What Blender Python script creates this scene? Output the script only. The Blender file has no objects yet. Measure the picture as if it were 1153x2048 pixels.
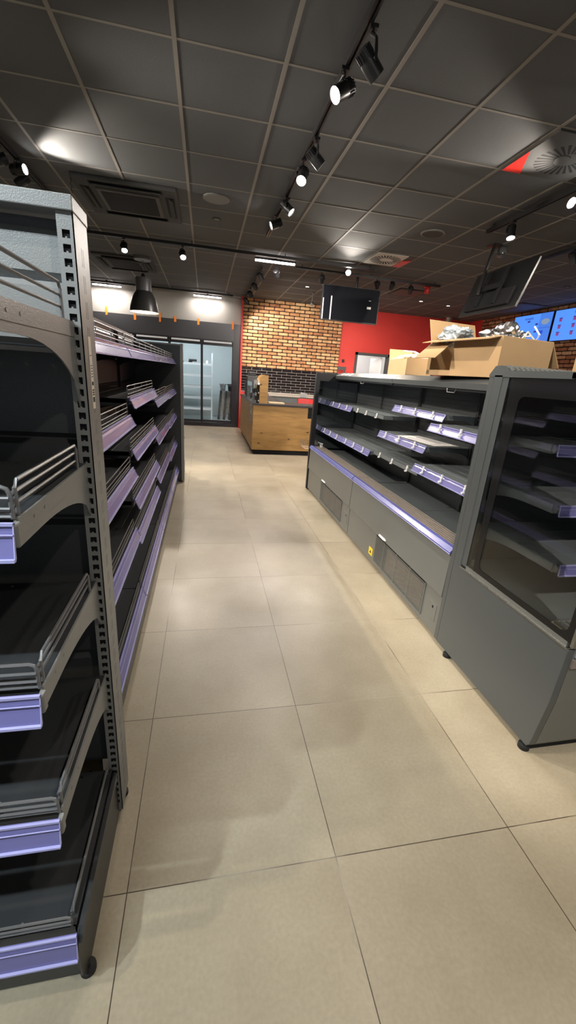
import bpy, bmesh, math, random
from mathutils import Vector, Matrix
random.seed(7)
PI = math.pi
SC = bpy.context.scene
COL = SC.collection
CEIL = 3.0

# ------------------------------------------------------------------ materials
MATS = {}
def lin(c):
    return tuple(((v/255.0)/12.92 if v/255.0 <= .04045 else ((v/255.0+.055)/1.055)**2.4) for v in c)
def mat(name, col=(.5,.5,.5), rough=.5, metal=0., emis=None, estr=0., trans=0., ior=1.45, alpha=1., noise=0., nscale=8., bump=0., bscale=60., spec=None, nrough=0., coat=0.):
    if name in MATS: return MATS[name]
    m = bpy.data.materials.new(name); m.use_nodes = True
    nt = m.node_tree; b = nt.nodes['Principled BSDF']
    b.inputs['Base Color'].default_value = (*col, 1)
    b.inputs['Roughness'].default_value = rough
    b.inputs['Metallic'].default_value = metal
    b.inputs['IOR'].default_value = ior
    b.inputs['Transmission Weight'].default_value = trans
    b.inputs['Alpha'].default_value = alpha
    b.inputs['Coat Weight'].default_value = coat
    if spec is not None: b.inputs['Specular IOR Level'].default_value = spec
    if emis is not None:
        b.inputs['Emission Color'].default_value = (*emis, 1)
        b.inputs['Emission Strength'].default_value = estr
    if noise > 0 or bump > 0 or nrough > 0:
        tc = nt.nodes.new('ShaderNodeTexCoord')
    if noise > 0 or nrough > 0:
        n = nt.nodes.new('ShaderNodeTexNoise'); n.inputs['Scale'].default_value = nscale
        n.inputs['Detail'].default_value = 6
        nt.links.new(tc.outputs['Object'], n.inputs['Vector'])
    if noise > 0:
        r = nt.nodes.new('ShaderNodeMix'); r.data_type = 'RGBA'
        r.inputs['A'].default_value = (*[max(0, c*(1-noise)) for c in col], 1)
        r.inputs['B'].default_value = (*[min(1, c*(1+noise)) for c in col], 1)
        nt.links.new(n.outputs['Fac'], r.inputs['Factor'])
        nt.links.new(r.outputs['Result'], b.inputs['Base Color'])
    if nrough > 0:
        mr = nt.nodes.new('ShaderNodeMapRange')
        mr.inputs['From Min'].default_value = .3; mr.inputs['From Max'].default_value = .7
        mr.inputs['To Min'].default_value = max(.02, rough-nrough); mr.inputs['To Max'].default_value = min(1, rough+nrough)
        nt.links.new(n.outputs['Fac'], mr.inputs['Value'])
        nt.links.new(mr.outputs['Result'], b.inputs['Roughness'])
    if bump > 0:
        n2 = nt.nodes.new('ShaderNodeTexNoise'); n2.inputs['Scale'].default_value = bscale
        nt.links.new(tc.outputs['Object'], n2.inputs['Vector'])
        bp = nt.nodes.new('ShaderNodeBump'); bp.inputs['Strength'].default_value = bump
        bp.inputs['Distance'].default_value = .002
        nt.links.new(n2.outputs['Fac'], bp.inputs['Height'])
        nt.links.new(bp.outputs['Normal'], b.inputs['Normal'])
    MATS[name] = m
    return m

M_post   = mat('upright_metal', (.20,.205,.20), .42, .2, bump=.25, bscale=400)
M_shelf  = mat('shelf_metal', (.036,.038,.040), .36, .2, noise=.12, nscale=5, bump=.2, bscale=400)
M_panel  = mat('panel_metal', (.042,.044,.046), .38, .3, bump=.2, bscale=400)
M_wire   = mat('wire_metal', (.16,.16,.162), .38, .4)
M_strip  = mat('price_strip_blue', (.145,.140,.335), .22, 0, coat=.3, noise=.10, nscale=3)
M_bump   = mat('bumper_blue', (.085,.095,.30), .25, 0, coat=.3)
M_lip    = mat('price_strip_edge', (.34,.34,.60), .25, 0)
M_cool   = mat('cooler_grey', (.080,.088,.090), .33, .15, noise=.06, nscale=3)
M_coolp  = mat('cooler_panel', (.155,.160,.150), .38, .25, noise=.06, nscale=3)
M_dark   = mat('cooler_black', (.018,.019,.021), .30, .1)
M_inner  = mat('cooler_inner', (.052,.055,.058), .38, .2, noise=.2, nscale=4)
M_cshelf = mat('cooler_shelf', (.165,.185,.19), .35, .3, noise=.1, nscale=6)
M_black  = mat('black_paint', (.012,.012,.013), .75, 0, spec=.2)
M_rubber = mat('rubber', (.01,.01,.01), .7)
M_clip   = mat('clip_plastic', (.80,.80,.80), .3)
M_white  = mat('white_paint', (.72,.72,.70), .5)
M_card   = mat('cardboard', (.40,.26,.13), .8, noise=.10, nscale=9, bump=.3, bscale=90)
M_cardin = mat('cardboard_edge', (.52,.38,.22), .85, noise=.1, nscale=14)
M_red    = mat('red_wall_paint', (.50,.034,.026), .55, noise=.06, nscale=2)
M_greyw  = mat('grey_wall_paint', (.33,.32,.29), .7, noise=.05, nscale=2)
M_dband  = mat('dark_fascia', (.062,.063,.066), .3, .2, noise=.15, nscale=2)
M_dframe = mat('door_frame_black', (.022,.020,.024), .3, .1)
M_tape   = mat('orange_tape', (.85,.24,.03), .5)
M_tilek  = mat('black_tile', (.012,.009,.010), .08, coat=.5)
M_grout  = mat('pale_grout', (.38,.35,.32), .8)
M_mortar = mat('dark_mortar', (.030,.014,.008), .9, bump=.5, bscale=80)
M_chrome = mat('chrome', (.7,.7,.7), .15, 1.)
M_steel  = mat('steel', (.5,.51,.52), .28, 1., nrough=.08, nscale=12)
M_glow   = mat('lamp_lens', (1,1,1), .3, emis=(1,.95,.88), estr=60)
M_glow2  = mat('lamp_lens_bright', (1,1,1), .3, emis=(1,.93,.82), estr=400)
M_glow_s = mat('lamp_lens_soft', (1,1,1), .3, emis=(1,.9,.8), estr=6)
M_led    = mat('led_bar', (1,1,1), .3, emis=(1,.90,.86), estr=22)
M_coolrm = mat('cold_room_wall', (.50,.56,.57), .5, noise=.03, nscale=3)
M_rack   = mat('white_rack', (.75,.78,.80), .4)
M_foil   = mat('foil', (.42,.42,.43), .3, 1., bump=1., bscale=60)
M_bag    = mat('clear_bag', (.42,.48,.52), .2, 0, trans=.45, bump=1., bscale=40)
M_yel    = mat('yellow_label', (.85,.60,.01), .5)
M_paper  = mat('paper', (.78,.75,.72), .7)
M_copper = mat('condenser_fins', (.17,.10,.06), .5, .4, noise=.5, nscale=40)
M_grille = mat('honeycomb', (.30,.26,.225), .5, .2)
M_lampb  = mat('lamp_black', (.018,.018,.019), .35, .2)
M_pend   = mat('pendant_grey', (.045,.045,.043), .33, .3)
M_pendn  = mat('pendant_neck', (.12,.12,.12), .4, .2)
M_pendi  = mat('pendant_inside', (.85,.80,.65), .5, emis=(1,.85,.6), estr=.6)
M_acgrey = mat('ac_grey', (.060,.060,.060), .8, spec=.25)
M_screen = mat('tv_screen', (.007,.008,.012), .5, 0, spec=.06)
M_rimr   = mat('device_red', (.55,.02,.015), .35)
M_label  = mat('label_beige', (.62,.54,.44), .6)
M_bluesc = mat('menu_blue', (.05,.2,.8), .4, emis=lin((84,150,255)), estr=1.0)
M_bluesc2= mat('menu_blue_picture', (.05,.2,.7), .4, emis=lin((70,125,225)), estr=1.0)
M_menud  = mat('menu_dark_print', (.05,.05,.2), .4, emis=lin((38,50,140)), estr=1.0)
M_menug  = mat('menu_pale_print', (.3,.4,.7), .4, emis=lin((75,120,215)), estr=1.0)
M_menuf  = mat('menu_food', (.4,.5,.6), .4, emis=lin((112,140,165)), estr=1.0)
M_menuc  = mat('menu_cup', (.4,.1,.3), .4, emis=lin((110,55,120)), estr=1.0)
M_glass  = mat('clear_glass', (.96,.98,.98), .01, trans=1., ior=1.5)
M_mirror = mat('dark_mirror_glass', (.30,.32,.33), .04, 1.)
M_frit   = mat('glass_frit', (.012,.012,.012), .12)
M_redtop = mat('red_worktop', (.45,.02,.02), .4)
M_stone  = mat('dark_worktop', (.045,.045,.047), .28, noise=.3, nscale=60)
M_diffw  = mat('diffuser_white', (.42,.40,.37), .5)
M_diffd  = mat('diffuser_dark', (.045,.045,.045), .7)
M_spk    = mat('speaker_cloth', (.16,.16,.155), .8)

def wood_mat():
    m = bpy.data.materials.new('knotty_oak'); m.use_nodes = True
    nt = m.node_tree; b = nt.nodes['Principled BSDF']; b.inputs['Roughness'].default_value = .5
    tc = nt.nodes.new('ShaderNodeTexCoord')
    mp = nt.nodes.new('ShaderNodeMapping'); mp.inputs['Scale'].default_value = (1.2, 1.2, 9)
    n = nt.nodes.new('ShaderNodeTexNoise'); n.inputs['Scale'].default_value = 3.; n.inputs['Detail'].default_value = 8; n.inputs['Distortion'].default_value = .6
    r = nt.nodes.new('ShaderNodeValToRGB')
    r.color_ramp.elements[0].position = .3; r.color_ramp.elements[0].color = (.25,.135,.040,1)
    r.color_ramp.elements[1].position = .72; r.color_ramp.elements[1].color = (.38,.215,.065,1)
    v = nt.nodes.new('ShaderNodeTexVoronoi'); v.inputs['Scale'].default_value = 4.3
    mp2 = nt.nodes.new('ShaderNodeMapping'); mp2.inputs['Scale'].default_value = (1, 1, 1.9)
    rk = nt.nodes.new('ShaderNodeValToRGB')
    rk.color_ramp.elements[0].position = .05; rk.color_ramp.elements[0].color = (.06,.025,.01,1)
    rk.color_ramp.elements[1].position = .13; rk.color_ramp.elements[1].color = (1,1,1,1)
    mx = nt.nodes.new('ShaderNodeMix'); mx.data_type = 'RGBA'; mx.blend_type = 'MULTIPLY'; mx.inputs['Factor'].default_value = 1
    L = nt.links.new
    L(tc.outputs['Object'], mp.inputs['Vector']); L(mp.outputs['Vector'], n.inputs['Vector']); L(n.outputs['Fac'], r.inputs['Fac'])
    L(tc.outputs['Object'], mp2.inputs['Vector']); L(mp2.outputs['Vector'], v.inputs['Vector']); L(v.outputs['Distance'], rk.inputs['Fac'])
    L(r.outputs['Color'], mx.inputs['A']); L(rk.outputs['Color'], mx.inputs['B']); L(mx.outputs['Result'], b.inputs['Base Color'])
    return m
M_wood = wood_mat()

def brick_mat(name, c1, c2, c3, c4):
    m = bpy.data.materials.new(name); m.use_nodes = True
    nt = m.node_tree; b = nt.nodes['Principled BSDF']; b.inputs['Roughness'].default_value = .85
    at = nt.nodes.new('ShaderNodeAttribute'); at.attribute_name = 'brick_tone'
    r = nt.nodes.new('ShaderNodeValToRGB')
    e = r.color_ramp.elements
    e[0].position = 0; e[0].color = (*c1,1); e[1].position = 1; e[1].color = (*c4,1)
    a = e.new(.35); a.color = (*c2,1); a = e.new(.7); a.color = (*c3,1)
    n = nt.nodes.new('ShaderNodeTexNoise'); n.inputs['Scale'].default_value = 14; n.inputs['Detail'].default_value = 5
    tc = nt.nodes.new('ShaderNodeTexCoord')
    r2 = nt.nodes.new('ShaderNodeValToRGB'); r2.color_ramp.elements[0].position = .3; r2.color_ramp.elements[0].color = (.5,.45,.4,1)
    r2.color_ramp.elements[1].position = .62; r2.color_ramp.elements[1].color = (1.15,1.12,1.08,1)
    mx = nt.nodes.new('ShaderNodeMix'); mx.data_type = 'RGBA'; mx.blend_type = 'MULTIPLY'; mx.inputs['Factor'].default_value = .8
    bp = nt.nodes.new('ShaderNodeBump'); bp.inputs['Strength'].default_value = .5; bp.inputs['Distance'].default_value = .004
    L = nt.links.new
    L(tc.outputs['Object'], n.inputs['Vector']); L(at.outputs['Fac'], r.inputs['Fac']); L(n.outputs['Fac'], r2.inputs['Fac'])
    L(r.outputs['Color'], mx.inputs['A']); L(r2.outputs['Color'], mx.inputs['B']); L(mx.outputs['Result'], b.inputs['Base Color'])
    L(n.outputs['Fac'], bp.inputs['Height']); L(bp.outputs['Normal'], b.inputs['Normal'])
    return m
M_brick = brick_mat('yellow_brick', (.30,.125,.055), (.40,.20,.085), (.46,.27,.13), (.50,.33,.17))
M_brick2 = brick_mat('red_brick', (.26,.095,.05), (.36,.15,.08), (.46,.25,.14), (.55,.36,.22))

def floor_mat():
    m = bpy.data.materials.new('floor_tiles'); m.use_nodes = True
    nt = m.node_tree; N = nt.nodes; L = nt.links.new; b = N['Principled BSDF']
    g = N.new('ShaderNodeNewGeometry'); sp = N.new('ShaderNodeSeparateXYZ'); L(g.outputs['Position'], sp.inputs[0])
    def line(sock, off):
        a = N.new('ShaderNodeMath'); a.operation = 'SUBTRACT'; a.inputs[1].default_value = off; L(sock, a.inputs[0])
        p = N.new('ShaderNodeMath'); p.operation = 'PINGPONG'; p.inputs[1].default_value = .3; L(a.outputs[0], p.inputs[0])
        c = N.new('ShaderNodeMath'); c.operation = 'LESS_THAN'; c.inputs[1].default_value = .0014; L(p.outputs[0], c.inputs[0])
        return c.outputs[0], a.outputs[0]
    lx, ax = line(sp.outputs['X'], -.2054); ly, ay = line(sp.outputs['Y'], .1772)
    mxl = N.new('ShaderNodeMath'); mxl.operation = 'MAXIMUM'; L(lx, mxl.inputs[0]); L(ly, mxl.inputs[1])
    # tile id -> small tone change
    def fl(s):
        d = N.new('ShaderNodeMath'); d.operation = 'DIVIDE'; d.inputs[1].default_value = .6; L(s, d.inputs[0])
        f = N.new('ShaderNodeMath'); f.operation = 'FLOOR'; L(d.outputs[0], f.inputs[0]); return f.outputs[0]
    cb = N.new('ShaderNodeCombineXYZ'); L(fl(ax), cb.inputs[0]); L(fl(ay), cb.inputs[1])
    wn = N.new('ShaderNodeTexWhiteNoise'); wn.noise_dimensions = '3D'; L(cb.outputs[0], wn.inputs['Vector'])
    off = N.new('ShaderNodeVectorMath'); off.operation = 'MULTIPLY_ADD'; off.inputs[1].default_value = (7,7,7)
    L(wn.outputs['Color'], off.inputs[0]); L(g.outputs['Position'], off.inputs[2])
    n = N.new('ShaderNodeTexNoise'); n.inputs['Scale'].default_value = 2.2; n.inputs['Detail'].default_value = 7; n.inputs['Roughness'].default_value = .6
    L(off.outputs[0], n.inputs['Vector'])
    r = N.new('ShaderNodeValToRGB')
    r.color_ramp.elements[0].position = .32; r.color_ramp.elements[0].color = (.290,.246,.170,1)
    r.color_ramp.elements[1].position = .70; r.color_ramp.elements[1].color = (.380,.330,.238,1)
    L(n.outputs['Fac'], r.inputs['Fac'])
    n3 = N.new('ShaderNodeTexNoise'); n3.inputs['Scale'].default_value = 90; n3.inputs['Detail'].default_value = 3; L(g.outputs['Position'], n3.inputs['Vector'])
    r3 = N.new('ShaderNodeMapRange'); r3.inputs['From Min'].default_value = .3; r3.inputs['From Max'].default_value = .7; r3.inputs['To Min'].default_value = .93; r3.inputs['To Max'].default_value = 1.05
    L(n3.outputs['Fac'], r3.inputs['Value'])
    vm = N.new('ShaderNodeVectorMath'); vm.operation = 'SCALE'; L(r.outputs['Color'], vm.inputs[0]); L(r3.outputs['Result'], vm.inputs['Scale'])
    # the grout is brown in places and filled with pale dust in others
    n4 = N.new('ShaderNodeTexNoise'); n4.inputs['Scale'].default_value = 1.6; n4.inputs['Detail'].default_value = 2; L(g.outputs['Position'], n4.inputs['Vector'])
    rg = N.new('ShaderNodeValToRGB')
    rg.color_ramp.elements[0].position = .49; rg.color_ramp.elements[0].color = (.05,.032,.02,1)
    rg.color_ramp.elements[1].position = .58; rg.color_ramp.elements[1].color = (.36,.32,.255,1)
    L(n4.outputs['Fac'], rg.inputs['Fac'])
    mix = N.new('ShaderNodeMix'); mix.data_type = 'RGBA'
    L(mxl.outputs[0], mix.inputs['Factor']); L(vm.outputs[0], mix.inputs['A']); L(rg.outputs['Color'], mix.inputs['B'])
    L(mix.outputs['Result'], b.inputs['Base Color'])
    n5 = N.new('ShaderNodeTexNoise'); n5.inputs['Scale'].default_value = 1.3; n5.inputs['Detail'].default_value = 4; L(g.outputs['Position'], n5.inputs['Vector'])
    r5 = N.new('ShaderNodeMapRange'); r5.inputs['From Min'].default_value = .35; r5.inputs['From Max'].default_value = .65; r5.inputs['To Min'].default_value = .34; r5.inputs['To Max'].default_value = .5
    L(n5.outputs['Fac'], r5.inputs['Value']); L(r5.outputs['Result'], b.inputs['Roughness'])
    return m
M_floor = floor_mat()
M_ceil = mat('ceiling_tile_grey', (.083,.087,.092), .9, noise=.03, nscale=2.5, bump=.5, bscale=260)
M_tbar = mat('ceiling_bar', (.20,.185,.165), .7)

# ------------------------------------------------------------------ mesh helpers
class MB:
    def __init__(s): s.bm = bmesh.new(); s.mats = []; s.mi = 0; s.tone = None
    def use(s, m):
        if m not in s.mats: s.mats.append(m)
        s.mi = s.mats.index(m); return s
    def face(s, vs):
        try:
            f = s.bm.faces.new(vs); f.material_index = s.mi; return f
        except ValueError: return None
    def box(s, a, b, mtx=None):
        x0,y0,z0 = a; x1,y1,z1 = b
        co = [(x0,y0,z0),(x1,y0,z0),(x1,y1,z0),(x0,y1,z0),(x0,y0,z1),(x1,y0,z1),(x1,y1,z1),(x0,y1,z1)]
        v = [s.bm.verts.new(mtx @ Vector(c) if mtx else c) for c in co]
        out = []
        for q in ((0,3,2,1),(4,5,6,7),(0,1,5,4),(1,2,6,5),(2,3,7,6),(3,0,4,7)):
            out.append(s.face([v[i] for i in q]))
        return out
    def quad(s, *p): return s.face([s.bm.verts.new(q) for q in p])
    def tube(s, pts, r, n=8, cap=True, closed=False):
        P = [Vector(p) for p in pts]; rings = []
        k = len(P)
        for i, p in enumerate(P):
            if closed: d = (P[(i+1) % k]-P[i-1])
            else: d = (P[min(i+1, k-1)]-P[max(i-1, 0)])
            d = d.normalized() if d.length > 1e-9 else Vector((0,0,1))
            up = Vector((0,0,1)) if abs(d.z) < .9 else Vector((1,0,0))
            a = d.cross(up).normalized(); b = d.cross(a)
            rr = r[i] if isinstance(r, (list, tuple)) else r
            rings.append([s.bm.verts.new(p+a*math.cos(2*PI*j/n)*rr+b*math.sin(2*PI*j/n)*rr) for j in range(n)])
        for i in range(k if closed else k-1):
            A, B = rings[i], rings[(i+1) % k]
            for j in range(n): s.face([A[j], A[(j+1) % n], B[(j+1) % n], B[j]])
        if cap and not closed:
            s.face(rings[0][::-1]); s.face(rings[-1])
    def lathe(s, prof, c=(0,0,0), ax=(0,0,1), n=24, cap0=False, cap1=False):
        ax = Vector(ax).normalized(); up = Vector((0,0,1)) if abs(ax.z) < .9 else Vector((1,0,0))
        a = ax.cross(up).normalized(); b = ax.cross(a); c = Vector(c); rings = []
        for (r, h) in prof:
            rings.append([s.bm.verts.new(c+ax*h+a*math.cos(2*PI*j/n)*r+b*math.sin(2*PI*j/n)*r) for j in range(n)])
        for A, B in zip(rings, rings[1:]):
            for j in range(n): s.face([A[j], A[(j+1) % n], B[(j+1) % n], B[j]])
        if cap0: s.face(rings[0][::-1])
        if cap1: s.face(rings[-1])
    def prism(s, poly, axis, a, b):
        def mk(u, v, w):
            return {'x': (w,u,v), 'y': (u,w,v), 'z': (u,v,w)}[axis]
        A = [s.bm.verts.new(mk(u,v,a)) for u,v in poly]; B = [s.bm.verts.new(mk(u,v,b)) for u,v in poly]
        n = len(poly); s.face(A[::-1]); s.face(B)
        for i in range(n): s.face([A[i], A[(i+1) % n], B[(i+1) % n], B[i]])
    def sheet(s, u0, u1, v0, v1, holes, mk, t):
        """flat sheet with rectangular holes; mk(u,v,w) places a point, w in (0,t)"""
        us = sorted({u0, u1} | {h[0] for h in holes} | {h[1] for h in holes})
        vs = sorted({v0, v1} | {h[2] for h in holes} | {h[3] for h in holes})
        us = [u for u in us if u0 <= u <= u1]; vs = [v for v in vs if v0 <= v <= v1]
        cache = {}
        def vert(i, j, w):
            k = (i, j, w)
            if k not in cache: cache[k] = s.bm.verts.new(mk(us[i], vs[j], w))
            return cache[k]
        hs = sorted(holes, key=lambda h: h[2])
        solid = {}
        for j in range(len(vs)-1):
            cv = (vs[j]+vs[j+1])/2; row = [h for h in hs if h[2] < cv < h[3]]
            for i in range(len(us)-1):
                cu = (us[i]+us[i+1])/2
                solid[i, j] = not any(h[0] < cu < h[1] for h in row)
        for (i, j), ok in solid.items():
            if not ok: continue
            s.face([vert(i,j,0), vert(i+1,j,0), vert(i+1,j+1,0), vert(i,j+1,0)])
            s.face([vert(i,j+1,t), vert(i+1,j+1,t), vert(i+1,j,t), vert(i,j,t)])
            for di, dj, e in ((-1,0,((0,0),(0,1))), (1,0,((1,1),(1,0))), (0,-1,((1,0),(0,0))), (0,1,((0,1),(1,1)))):
                if not solid.get((i+di, j+dj), False):
                    (a, b), (c, d) = e
                    s.face([vert(i+a,j+b,0), vert(i+c,j+d,0), vert(i+c,j+d,t), vert(i+a,j+b,t)])
    def build(s, name, m=None, parent=None, smooth=False, bevel=0, loc=None):
        me = bpy.data.meshes.new(name)
        bmesh.ops.recalc_face_normals(s.bm, faces=s.bm.faces)
        s.bm.to_mesh(me); s.bm.free()
        for q in (s.mats if s.mats else [m]): me.materials.append(q)
        if smooth:
            for p in me.polygons: p.use_smooth = True
        o = bpy.data.objects.new(name, me); COL.objects.link(o)
        if parent: o.parent = parent
        if loc: o.location = loc
        if bevel:
            md = o.modifiers.new('bevel', 'BEVEL'); md.width = bevel; md.segments = 2; md.limit_method = 'ANGLE'
        if smooth:
            try:
                me.set_sharp_from_angle(angle=math.radians(38))
            except Exception: pass
        return o
def B(name, a, b, m, parent=None, bevel=0):
    mb = MB(); mb.box(a, b); return mb.build(name, m, parent, bevel=bevel)
def tag(o, label=None, cat=None, group=None, kind=None):
    if label: o['label'] = label
    if cat: o['category'] = cat
    if group: o['group'] = group
    if kind: o['kind'] = kind
    return o
def thing(name, label, cat, loc=(0,0,0), rz=0, group=None):
    o = bpy.data.objects.new(name, None); COL.objects.link(o); o.location = loc; o.rotation_euler = (0,0,rz)
    o.empty_display_size = .1
    return tag(o, label, cat, group)
def struct(name, o): o.name = name; o['kind'] = 'structure'; return o
def copy_tree(o, parent=None):
    c = o.copy(); COL.objects.link(c); c.parent = parent
    for ch in list(o.children): copy_tree(ch, c)
    return c
def arc(cx, cy, r, a0, a1, n):
    return [(cx+r*math.cos(math.radians(a0+(a1-a0)*i/n)), cy+r*math.sin(math.radians(a0+(a1-a0)*i/n))) for i in range(n+1)]

# ------------------------------------------------------------------ camera
F, YAW, PITCH, ROLL = 814.9137, .2128, .3253, .0731
cy, sy = math.cos(YAW), math.sin(YAW)
fw = Vector((sy*math.cos(PITCH), cy*math.cos(PITCH), -math.sin(PITCH)))
rt = Vector((cy, -sy, 0)); up = rt.cross(fw)
r2 = math.cos(ROLL)*rt+math.sin(ROLL)*up; u2 = -math.sin(ROLL)*rt+math.cos(ROLL)*up
cam = bpy.data.cameras.new('camera'); co = bpy.data.objects.new('camera', cam); COL.objects.link(co)
cam.sensor_fit = 'VERTICAL'; cam.sensor_height = 36; cam.lens = F/2048*36; cam.clip_start = .02; cam.clip_end = 60
mw = Matrix((r2, u2, -fw)).transposed().to_4x4(); mw.translation = Vector((0, 0, 1.377)); co.matrix_world = mw
SC.camera = co

# ------------------------------------------------------------------ room shell
XL, XR, YF, YB = -4.2, 6.8, -3.2, 10.6
struct('floor', B('floor', (XL, YF, -.1), (XR, YB, 0), M_floor))
mb = MB(); mb.box((XL, YF, CEIL+.001), (XR, YB, CEIL+.1)); ceil = struct('ceiling', mb.build('ceiling', M_ceil))
mb = MB(); x = -.168-.6*6
while x < XR:
    if x > XL: mb.box((x-.012, YF, CEIL-.0015), (x+.012, YB, CEIL+.002))
    x += .6
y = 2.9-.6*10
while y < YB:
    if y > YF: mb.box((XL, y-.009, CEIL-.0008), (XR, y+.009, CEIL+.002))
    y += .6
mb.build('ceiling_grid', M_tbar, ceil)
struct('wall_left', B('wall_left', (XL-.1, YF, 0), (XL, YB, CEIL+.1), M_greyw))
struct('wall_front', B('wall_front', (XL-.1, YF-.1, 0), (XR+.1, YF, CEIL+.1), M_greyw))

def bricks(mb, u0, u1, v0, v1, bw, bh, gap, mk, depth, off=.5, rnd=.0025, tones=None):
    j = 0; v = v1
    lay = mb.bm.faces.layers.float.get('brick_tone') or mb.bm.faces.layers.float.new('brick_tone')
    while v > v0+.01:
        vb = max(v-bh, v0)
        u = u0 - (bw+gap)*(off if j % 2 else 0)
        while u < u1:
            a, b = max(u, u0), min(u+bw, u1)
            if b-a > .03:
                r = random.random(); q = [random.uniform(-rnd, rnd) for _ in range(8)]; c = min(.014, (v-vb)*.25) if rnd > .001 else .002
                # rounded-end brick: octagonal outline
                pts = [(a+c+q[0], vb), (b-c+q[1], vb+q[2]), (b, vb+c), (b+q[3], v-c), (b-c, v), (a+c+q[4], v+q[5]), (a+q[6], v-c), (a, vb+c)]
                d = depth*(1+random.uniform(-.2, .2) if rnd > .001 else 1)
                A = [mb.bm.verts.new(mk(p, s, 0)) for p, s in pts]
                cu, cv = (a+b)/2, (v+vb)/2
                Bv = [mb.bm.verts.new(mk(p+(cu-p)*.02*(1 if rnd > .001 else .3), s+(cv-s)*(.10 if rnd > .001 else .03), d)) for p, s in pts]
                fs = [mb.face(Bv)]
                for i in range(8): fs.append(mb.face([A[i], A[(i+1) % 8], Bv[(i+1) % 8], Bv[i]]))
                for f in fs:
                    if f: f[lay] = r
            u += bw+gap
        v -= bh+gap; j += 1

# back wall: door frame zone up to x=.82, then red strip, brick, red
wb = MB()
wb.use(M_greyw).box((XL, YB, 2.40), (.76, YB+.12, CEIL+.1))
wb.use(M_dband).box((XL, YB-.005, 2.02), (.66, YB+.12, 2.40))
wb.use(M_dframe).box((.66, YB-.01, 0), (.82, YB+.12, 2.40))
wb.use(M_dframe).box((.76, YB-.01, 2.40), (.82, YB+.12, 2.402))
wb.use(M_greyw).box((.76, YB, 2.402), (.82, YB+.12, CEIL+.1))
wb.use(M_dframe).box((XL, YB-.01, 0), (.66, YB+.12, .09))
wb.use(M_greyw).box((XL, YB, .09), (-2.6, YB+.12, 2.02))
wb.use(M_red).box((.82, YB-.12, 0), (.862, YB+.12, CEIL+.1))
wb.use(M_red).box((.862, YB, 0), (3.78, YB+.12, CEIL+.1))
wb.use(M_red).box((4.64, YB, 0), (XR+.1, YB+.12, CEIL+.1))
wb.use(M_red).box((3.78, YB, 2.0), (4.64, YB+.12, CEIL+.1))
wb.use(M_mortar).box((.862, YB-.03, 1.482), (3.30, YB, CEIL+.01))
wb.use(M_grout).box((.862, YB-.02, .9), (3.30, YB, 1.48))
wb.use(M_brick); bricks(wb, .866, 3.30, 1.49, 2.995, .229, .058, .018, lambda u, v, w: (u, YB-.03-w, v), .013)
wb.use(M_tilek); bricks(wb, .866, 3.30, .92, 1.478, .245, .060, .006, lambda u, v, w: (u, YB-.02-w, v), .006, rnd=.0001)
struct('wall_back', wb.build('wall_back'))
wr = MB()
wr.use(M_red).box((XR, 10.08, 0), (XR+.12, YB, CEIL+.1))
wr.use(M_mortar).box((XR, YF, 0), (XR+.12, 10.08, CEIL+.1))
wr.use(M_brick2); bricks(wr, 6.0, 10.07, 1.3, 2.995, .229, .058, .018, lambda u, v, w: (XR-w, u, v), .013)
struct('wall_right', wr.build('wall_right'))
# room beyond door 2
mb = MB(); mb.use(M_white); mb.box((3.5, 12.4, 0), (5.2, 12.5, 2.6)); mb.box((3.4, YB+.12, 0), (3.5, 12.5, 2.6)); mb.box((5.2, YB+.12, 0), (5.3, 12.5, 2.6))
mb.box((3.4, YB+.12, 2.5), (5.3, 12.5, 2.6)); mb.use(M_floor); mb.box((3.4, YB+.12, -.1), (5.3, 12.5, 0))
struct('wall_back_room', mb.build('wall_back_room'))
mb = MB(); mb.box((3.74, YB-.03, 0), (3.80, YB+.13, 2.03)); mb.box((4.62, YB-.03, 0), (4.68, YB+.13, 2.03)); mb.box((3.74, YB-.03, 1.97), (4.68, YB+.13, 2.03))
d2 = struct('door_2', mb.build('door_2', M_acgrey))
mb = MB(); mb.box((4.50, YB+.14, .01), (4.54, YB+.85, 1.95)); mb.build('door_leaf', M_white, d2)
L2 = bpy.data.lights.new('store_room_light', 'AREA'); L2.energy = 22; L2.size = .6; o = bpy.data.objects.new('store_room_light', L2); COL.objects.link(o); o.location = (4.3, 11.5, 2.45)

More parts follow.
